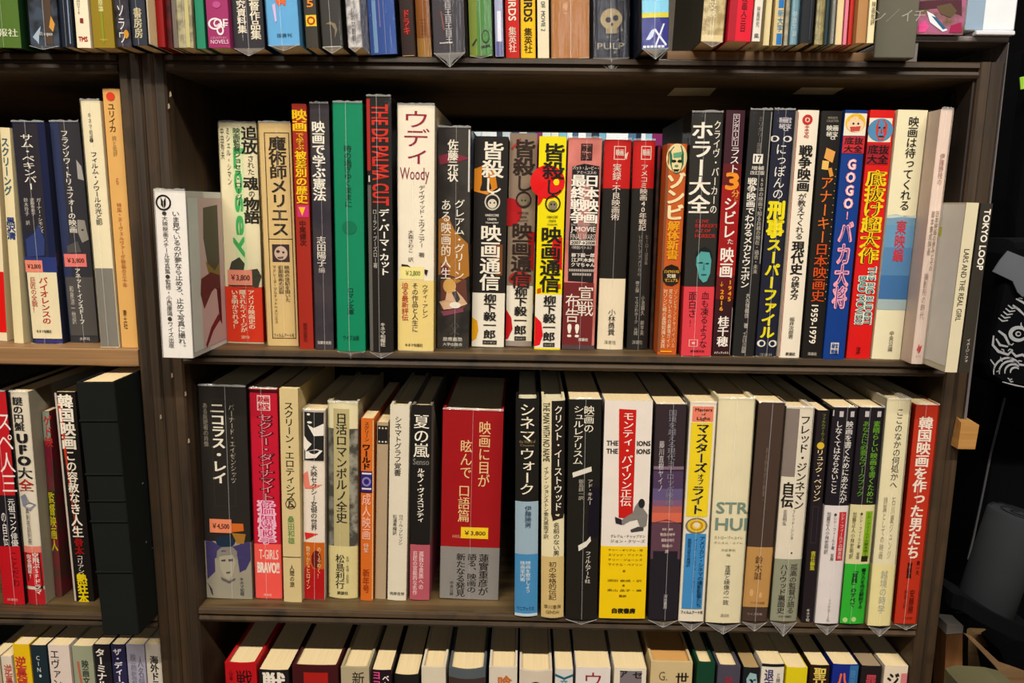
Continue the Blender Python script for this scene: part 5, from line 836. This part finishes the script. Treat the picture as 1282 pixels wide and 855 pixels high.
# black ribbed box at the end of that shelf, jutting over the edge
yl = -.034; q0, q1 = unproj(128, 784, yl).x, unproj(173, 784, yl).x; p0, p1 = unproj(93, 479, yl).x, unproj(144, 479, yl).x
w_ = min(q1-q0, p1-p0); zt_ = unproj(118, 479, yl).z; lean_ = math.atan2((p0+p1-q0-q1)/2, zt_-A3)
rb = empty('ledger', ((q0+q1)/2, yl, A3+.0001+w_/2*abs(math.sin(lean_))), 'thick black clothbound ledger with raised ribs across its spine, jutting out beside the left upright', 'book')
rb.rotation_euler = (0, lean_, 0)
MK = flat('black_bookcloth', '#171a18', .9); hgt = zt_-A3
mb = MB(); mb.box(-w_/2, w_/2, 0, .0025, 0, hgt, MK, .0008); mb.box(-w_/2, -w_/2+.0022, .0025, .20, 0, hgt, MK); mb.box(w_/2-.0022, w_/2, .0025, .20, 0, hgt, MK); mb.build('cover', rb)
mb = MB(); mb.box(-w_/2+.0024, w_/2-.0024, .0027, .197, .001, hgt-.0012, pages_mat()); mb.build('page_block', rb)
for yy in (527, 594, 627, 653, 716):
    zr = unproj(130, yy, yl).z-A3; mb = MB(); mb.box(-w_/2-.0002, w_/2+.0002, -.0012, .0, zr-.0009, zr+.0009, MK, .0004); mb.build('spine_rib', rb)
mb = MB(); rng = random.Random(9)
for i in range(16):
    y_, z_ = rng.uniform(.01, .18), rng.uniform(.02, hgt-.02); s_ = rng.uniform(.0008, .0018)
    mb.add([(w_/2+.0001, y_-s_, z_), (w_/2+.0001, y_, z_-s_*.6), (w_/2+.0001, y_+s_, z_), (w_/2+.0001, y_, z_+s_*.6)], [(0, 1, 2, 3)], ink('#8d8f8c'))
o = mb.build('scuff_marks', rb); o['kind'] = 'stuff'
# lowest row of the left bookcase
def a3(x0, x1, yt, color, label, els=(), **kw):
    y = .004; a = unproj(x0, yt, y); c = unproj(x1, yt, y); wd = c.x-a.x-.0006; s_ = (c.x-a.x)/(x1-x0); H = (a.z+c.z)/2-A4; xm = (x0+x1)/2
    Book('book', label, 'books on the left bookcase, bottom shelf', (a.x+c.x)/2, y, A4, wd, H, 0, .13, color, els, 0, .0005, s_, False, lambda yp: unproj(xm, yp, y).z-A4)
a3(-16, -1, 822, '#b8a88c', 'beige book cut off by the lower left corner'); a3(0, 14, 822, '#ddd0bc', 'pale book with a red character in the lower left corner, left of the yellow one', [('t', .6, 832, 858, '逆裏', 9, '#c85c4c', .02)])
a3(15, 36, 807, '#e8c01c', 'yellow book with red characters in the lower left corner', [('t', .4, 822, 862, '逆裏襲', 13, '#c8443c', .03)])
a3(37, 57, 808, '#26363e', 'dark teal book with small white letters, right of the yellow one', [('t', .45, 820, 842, 'CIN', 6, '#cfd4d0', .01), ('c', .5, 846, 1.5, 2, '#cfd4d0')])
a3(59, 86, 808, '#e0d0c4', 'pale pink-white book with black kana starting with a broad E-like character', [('t', .3, 813, 862, 'エヴァン', 11, '#2c2826', .01)])
a3(89, 115, 809, '#a0a48a', 'sage green book with dark and red marks in the bottom left row', [('t', .6, 826, 858, '映画文', 8, '#3c4438', .02), ('p', [(.2, 828), (.3, 828), (.4, 860), (.3, 860)], '#c06c54')])
a3(116, 137, 807, '#28262c', 'black book with bold white kana in the bottom left row', [('t', .4, 812, 862, 'ターミナル', 12, '#efe6d8', .03)])
a3(138, 156, 807, '#343254', 'indigo book with white kana in the bottom left row', [('t', .45, 812, 862, 'ザ・ディープ', 10, '#e6e0e4', .03)])
a3(157, 180, 807, '#a9a6b4', 'silver-lilac book in the bottom left row', [('t', .35, 818, 862, '映画監督', 7, '#8c8898'), ('t', .75, 822, 862, '人名録', 7, '#7c788c')])
a3(181, 202, 807, '#cfc6b8', 'pale grey book with bold black characters beside the left upright, bottom row', [('t', .5, 821, 862, '海外ドラ', 10, '#2c2a28', .025)])
# ------------------------------------------------------------------ on top at the right: divider, picture book, white box set
def slab(name, label, cat, px0, px1, yf, z0, z1, D, m, xshift=0):
    xa, xc = unproj(px0, 60, yf).x, unproj(px1, 60, yf).x
    r = empty(name, ((xa+xc)/2, yf, z0), label, cat); w2 = (xc-xa)/2
    return r, w2
yf = -.012; r, w2 = slab('shelf_divider', 'plain dark grey divider board with faint kana scratched near its top', 'divider', 1095, 1146, yf, S1+.0002, 0, .02, None)
r.location.z = S1+.0002
mb = MB(); mb.box(-w2, w2, 0, .0025, 0, .19, flat('grey_card', '#5c5a4c', .7), .0006); mb.build('board', r)
mb = MB(); mb.box(-w2, w2, .0027, .12, 0, .002, flat('grey_card', '#5c5a4c', .7)); mb.build('foot', r)
glyphs = MB(); zc = unproj(1120, 20, yf).z-S1
for ch, x_ in (('ン', -.014), ('／', -.004), ('イ', .007), ('チ', .0165)):
    vs, fs, bb = glyph(ch, -.012, 1); glyphs.add([(x_+(x-.5)*.0105, -.0002, zc+(y-.36)*.0105) for x, y in vs], fs, ink('#b5b2a4'))
glyphs.build('scratched_lettering', r)
ZT = unproj(1200, 45, 0).z+.0001
xa, xc = unproj(1147, 42, -.004).x, unproj(1206, 42, -.004).x
r = empty('picture_book', ((xa+xc)/2, -.004, ZT), 'picture book with pink and green blurred cover standing face out at the top right', 'book'); w2 = (xc-xa)/2-.0003
mb = MB(); mb.box(-w2, w2, 0, .0012, 0, .20, ink('#b06a8c|6f6248|70')); mb.box(-w2, w2, .0108, .012, 0, .20, ink('#b06a8c|6f6248|70')); mb.build('cover', r)
mb = MB(); mb.box(-w2+.001, w2-.001, .0013, .0107, .001, .199, pages_mat()); mb.build('page_block', r)
mb = MB()
def blob(pts, c, k): 
    v = [unproj(x, y, -.004) for x, y in pts]; vv = [(p.x-(xa+xc)/2, -.0002-.0001*k, p.z-ZT) for p in v]
    tr = tessellate_polygon([[Vector((a[0], a[2], 0)) for a in vv]]); mb.add(vv, [tuple(t) for t in tr], ink(c))
blob([(1148, 2), (1175, 0), (1204, 0), (1204, 20), (1180, 10), (1150, 12)], '#5c3440', 0); blob([(1150, 30), (1158, 26), (1163, 34), (1158, 40), (1150, 41)], '#e85c9c', 1); blob([(1160, 14), (1168, 18), (1186, 38), (1180, 40), (1164, 28)], '#e9eef4', 2)
blob([(1172, 8), (1190, 4), (1198, 14), (1190, 22), (1178, 18)], '#6c5c44', 1); blob([(1166, 20), (1172, 22), (1184, 36), (1180, 37)], '#2f6c8c', 3); blob([(1190, 32), (1203, 28), (1204, 41), (1188, 41)], '#a82c5c', 2)
mb.build('cover_print', r)
xa, xc = unproj(1207, 42, -.002).x, unproj(1270, 42, -.002).x; w2 = (xc-xa)/2
r = empty('slipcase', ((xa+xc)/2, -.002, ZT), 'glossy white slipcase standing at the top right corner of the bookcase', 'box')
mb = MB(); mb.box(-w2, w2, 0, .13, .0035, .20, ink('#eef2f6', 'gloss'), .0012); mb.build('case', r)
mb = MB(); mb.box(-w2, -w2+.014, -.0004, -.0001, .004, .199, ink('#9fb4c8', 'gloss')); mb.build('spine_strip', r)
mb = MB(); mb.box(-w2+.008, w2-.001, -.003, .12, 0, .0032, ink('#e4e6ea', 'gloss'), .0006); mb.build('base_tray', r)

# ------------------------------------------------------------------ things hanging and standing at the right edge
BF = flat('black_canvas', '#060608', .97); GF_ = flat('grey_felt', '#2b2e30', .97)
def at(px, py, y): return unproj(px, py, y)
yb_ = .03
outl = [(1272, 300), (1262, 318), (1256, 345), (1250, 375), (1243, 410), (1236, 440), (1233, 458), (1238, 474), (1252, 483), (1275, 488), (1340, 496), (1420, 500), (1430, 300)]
def puffy(name, outline, y, th, m, parent, inset=.006):
    P_ = [at(a, b, y) for a, b in outline]; cx = sum(p.x for p in P_)/len(P_); cz = sum(p.z for p in P_)/len(P_)
    mb = MB(); n = len(P_); L3 = []
    for k, (dy, sc) in enumerate(((0, .90), (.004, .97), (.012, 1.0), (th-.008, 1.0), (th, .95))):
        L3 += [(cx+(p.x-cx)*sc, y+dy, cz+(p.z-cz)*sc) for p in P_]
    fs = [tuple(range(n)), tuple(range(5*n-1, 4*n-1, -1))]
    for r_ in range(4):
        for i in range(n):
            j = (i+1) % n; fs.append((r_*n+j, r_*n+i, (r_+1)*n+i, (r_+1)*n+j))
    mb.add(L3, fs, m); return mb.build(name, parent)
bag = empty('tote_bag', (0, 0, 0), 'black cloth bag printed with white swirling line art, hanging at the right edge', 'bag')
puffy('bag_body', outl, yb_, .05, BF, bag)
mb = MB(); WL = ink('#aeb0b4')
def stroke(pts, wpx, k=0):
    n = len(pts); vs = []
    for i, (x, y) in enumerate(pts):
        a = pts[max(0, i-1)]; b = pts[min(n-1, i+1)]; dx, dy = b[0]-a[0], b[1]-a[1]; l = math.hypot(dx, dy) or 1; ww = wpx*(.35+.65*math.sin(math.pi*(i+.5)/n))
        for s_ in (-.5, .5):
            p = at(x-dy/l*ww*s_, y+dx/l*ww*s_, yb_-.0006); vs.append(tuple(p))
    mb.add(vs, [(2*i, 2*i+1, 2*i+3, 2*i+2) for i in range(n-1)], WL)
def arc(cx, cy, rx, ry, a0, a1, n=14): return [(cx+rx*math.cos(math.radians(a0+(a1-a0)*i/n)), cy+ry*math.sin(math.radians(a0+(a1-a0)*i/n))) for i in range(n+1)]
stroke(arc(1275, 418, 10, 8, 0, 360, 20), 5); stroke(arc(1275, 418, 3, 2.5, 0, 360, 10), 2)
for k in range(4): stroke(arc(1262+k*3, 466, 18-k*4, 18-k*4, 170, 320), 2.6)
for k in range(5): stroke([(1250+k*3, 398-k*4), (1255+k*3, 402-k*4), (1262+k*3, 401-k*4)], 2)
stroke([(1244, 420), (1243, 432), (1250, 440), (1262, 444), (1268, 438)], 3.5); stroke([(1247, 424), (1252, 432), (1262, 434)], 3); stroke([(1250, 414), (1258, 420), (1264, 432)], 3.5)
stroke([(1266, 440), (1272, 446), (1280, 444), (1290, 450)], 3.5); stroke([(1264, 448), (1274, 456), (1288, 458)], 3); stroke([(1268, 382), (1276, 388), (1284, 396)], 3); stroke([(1272, 374), (1280, 378), (1290, 386)], 2.6)
stroke([(1240, 450), (1246, 458), (1244, 464)], 2); stroke([(1255, 478), (1270, 482), (1290, 486)], 1.6); stroke([(1290, 400), (1300, 420), (1296, 440)], 3); stroke([(1300, 380), (1316, 400), (1310, 440), (1320, 460)], 3)
rg = random.Random(3)
for k in range(26):
    x, y = rg.uniform(1250, 1330), rg.uniform(372, 478); a = rg.uniform(0, 6.3); stroke([(x, y), (x+3*math.cos(a), y+3*math.sin(a)), (x+6*math.cos(a+.6), y+6*math.sin(a+.6))], 1.6)
mb.build('printed_line_art', bag)
mb = MB(); tg = [(1243, 340), (1252, 326), (1262, 314), (1282, 322), (1330, 340), (1330, 372), (1290, 352), (1281, 372), (1274, 366), (1268, 352)]
vs = [tuple(at(x, y, yb_-.004)) for x, y in tg]; tr = tessellate_polygon([[Vector((v[0], v[2], 0)) for v in vs]])
mb.add(vs, [tuple(t) for t in tr], flat('grey_webbing', '#565b60', .8)); mb.add([(v[0], v[1]+.0012, v[2]) for v in vs], [tuple(t) for t in tr], flat('grey_webbing', '#565b60', .8))
o = mb.build('webbing_strap', bag); o['label'] = 'pale grey folded strap on the black bag'
# long black coat behind
coat = empty('hanging_coat', (0, 0, 0), 'plain black garment hanging below the printed bag, a grey seam running down it', 'coat')
puffy('garment', [(1290, 60), (1268, 250), (1262, 400), (1240, 560), (1222, 690), (1205, 800), (1300, 860), (1480, 860), (1480, 60)], .12, .10, BF, coat)
mb = MB(); mb.tube([tuple(at(x, y, .118)) for x, y in ((1258, 498), (1250, 530), (1240, 570), (1230, 620), (1219, 672), (1212, 700))], .0011, flat('seam_grey', '#4a4a4c', .8), 6); mb.build('seam', coat)
# price tag, far right
a = at(1278, 112, .10); mb = MB(); mb.box(0, .018, 0, .001, 0, .011, flat('lime_card', '#9fd43c', .6)); o = mb.build('paper_tag'); o.location = a; o.rotation_euler = (0, -.2, 0)
tag(o, 'small lime green paper tag at the right picture edge', 'tag')
# rolled grey mat in a black sling
roll = empty('rolled_mat', tuple(at(1240, 780, -.02)), 'thick grey felt roll standing tilted at the lower right edge', 'mat')
ro = roll.location.copy()
def rel(p): return tuple(Vector(p)-ro)
a0, a1_ = at(1231, 764, .02), at(1274, 642, .02); mb = MB(); R_ = .024
ax = (a1_-a0).normalized(); pts = [a0+ax*.0, a0+ax*.002, a0+(a1_-a0)*.5, a1_-ax*.002, a1_]
mb.tube([rel(p) for p in pts], [R_*.93, R_, R_, R_, R_*.93], GF_, 28); mb.build('outer_wrap', roll, True)
mb = MB(); t0 = a1_+ax*.0006; sd = ax.orthogonal().normalized(); s2 = ax.cross(sd); sp = [rel(t0+(sd*math.cos(t*.5)+s2*math.sin(t*.5))*(.003+.00065*t)) for t in range(30)]
mb.tube(sp, .0006, flat('roll_shadow', '#1c1e20', .9), 5); mb.build('spiral_edge', roll)
sl = empty('black_sling', tuple(at(1225, 790, 0)), 'black fabric sling wrapped under the grey roll at the lower right', 'strap'); so_ = sl.location.copy()
mb = MB(); q = [at(1192, 752, .0), at(1206, 756, -.008), at(1225, 768, -.012), at(1248, 780, -.012), at(1275, 792, -.008), at(1300, 800, 0)]
vs = []
for p in q: vs += [tuple(p-so_+Vector((0, 0, .007))), tuple(p-so_-Vector((0, 0, .007))), tuple(p-so_+Vector((.002, .05, .004))), tuple(p-so_+Vector((.002, .05, -.010)))]
fs = []
for i in range(len(q)-1):
    a = i*4; b = a+4; fs += [(a, a+1, b+1, b), (a+1, a+3, b+3, b+1), (a+3, a+2, b+2, b+3), (a+2, a, b, b+2)]
fs += [(0, 2, 3, 1), (len(q)*4-4, len(q)*4-3, len(q)*4-1, len(q)*4-2)]
mb.add(vs, fs, flat('black_sling_cloth', '#08090b', .97)); mb.build('band', sl)
mb = MB(); p = at(1196, 768, .058); p2 = at(1192, 850, .058); mb.box(p2.x-so_.x-.003, p.x-so_.x+.014, .058, .063, p2.z-so_.z-.25, p.z-so_.z, flat('blue_grey_cloth', '#181d22', .95), .001); mb.build('hanging_tail', sl)
# crates and papers on the floor side
def crate(name, label, cat, poly, y, th, m):
    v = [at(a, b, y+th) for a, b in poly]; c = sum(v, Vector())/len(v); r = Vector((c.x, y, min(p.z for p in v)))
    mb = MB(); n = len(v); vs = [(p.x-r.x, 0, p.z-r.z) for p in v]+[(p.x-r.x, th, p.z-r.z) for p in v]
    tr = [tuple(t) for t in tessellate_polygon([[Vector((q_[0], q_[2], 0)) for q_ in vs[:n]]])]
    mb.add(vs, tr+[tuple(i+n for i in t[::-1]) for t in tr]+[((i+1) % n, i, n+i, n+(i+1) % n) for i in range(n)], m)
    o = mb.build(name); o.location = r; return tag(o, label, cat)
BR = wood('brown_crate_wood', '#5c3a1c', '#8a5c30', 'z', .6)
crate('wooden_crate', 'upright reddish brown wooden board right of the bookcase foot', 'crate', [(1171, 781), (1191, 779), (1187, 1300), (1150, 1300)], .03, .02, BR)
crate('paper_stack', 'small pale stack of paper on the brown wooden board at the lower right', 'paper', [(1172, 768), (1192, 770), (1191, 778.5), (1171, 780)], .03, .02, ink('#a39c92'))
crate('cardboard_box', 'brown cardboard flap behind the canvas at the lower right', 'box', [(1204, 790), (1214, 786), (1233, 787), (1230, 803), (1214, 800), (1222, 840), (1225, 1200), (1204, 1200)], .09, .012, wood('cardboard', '#5a4426', '#7c6034', 'x', .8))
crate('tan_lath', 'thin tan lath slanting down into the lower right corner', 'lath', [(1206, 792), (1216, 796), (1250, 828), (1290, 842), (1300, 880), (1262, 856), (1238, 826)], -.03, .008, wood('tan_lath_wood', '#5c432a', '#7c6040', 'x', .6))
crate('canvas_sack', 'olive-beige canvas sack at the bottom edge right of the bookcase', 'sack', [(1183, 837), (1190, 834), (1200, 833), (1232, 835), (1252, 840), (1270, 870), (1275, 1250), (1176, 1250)], -.07, .03, flat('olive_canvas', '#57543c', .95))
crate('black_holdall', 'black bag slumped in the lower right corner below the grey roll', 'bag', [(1228, 792), (1245, 782), (1300, 780), (1400, 790), (1400, 1000), (1290, 1000), (1290, 846), (1262, 832), (1240, 815)], .055, .03, BF)
bpy.data.objects.remove(_to, do_unlink=True)
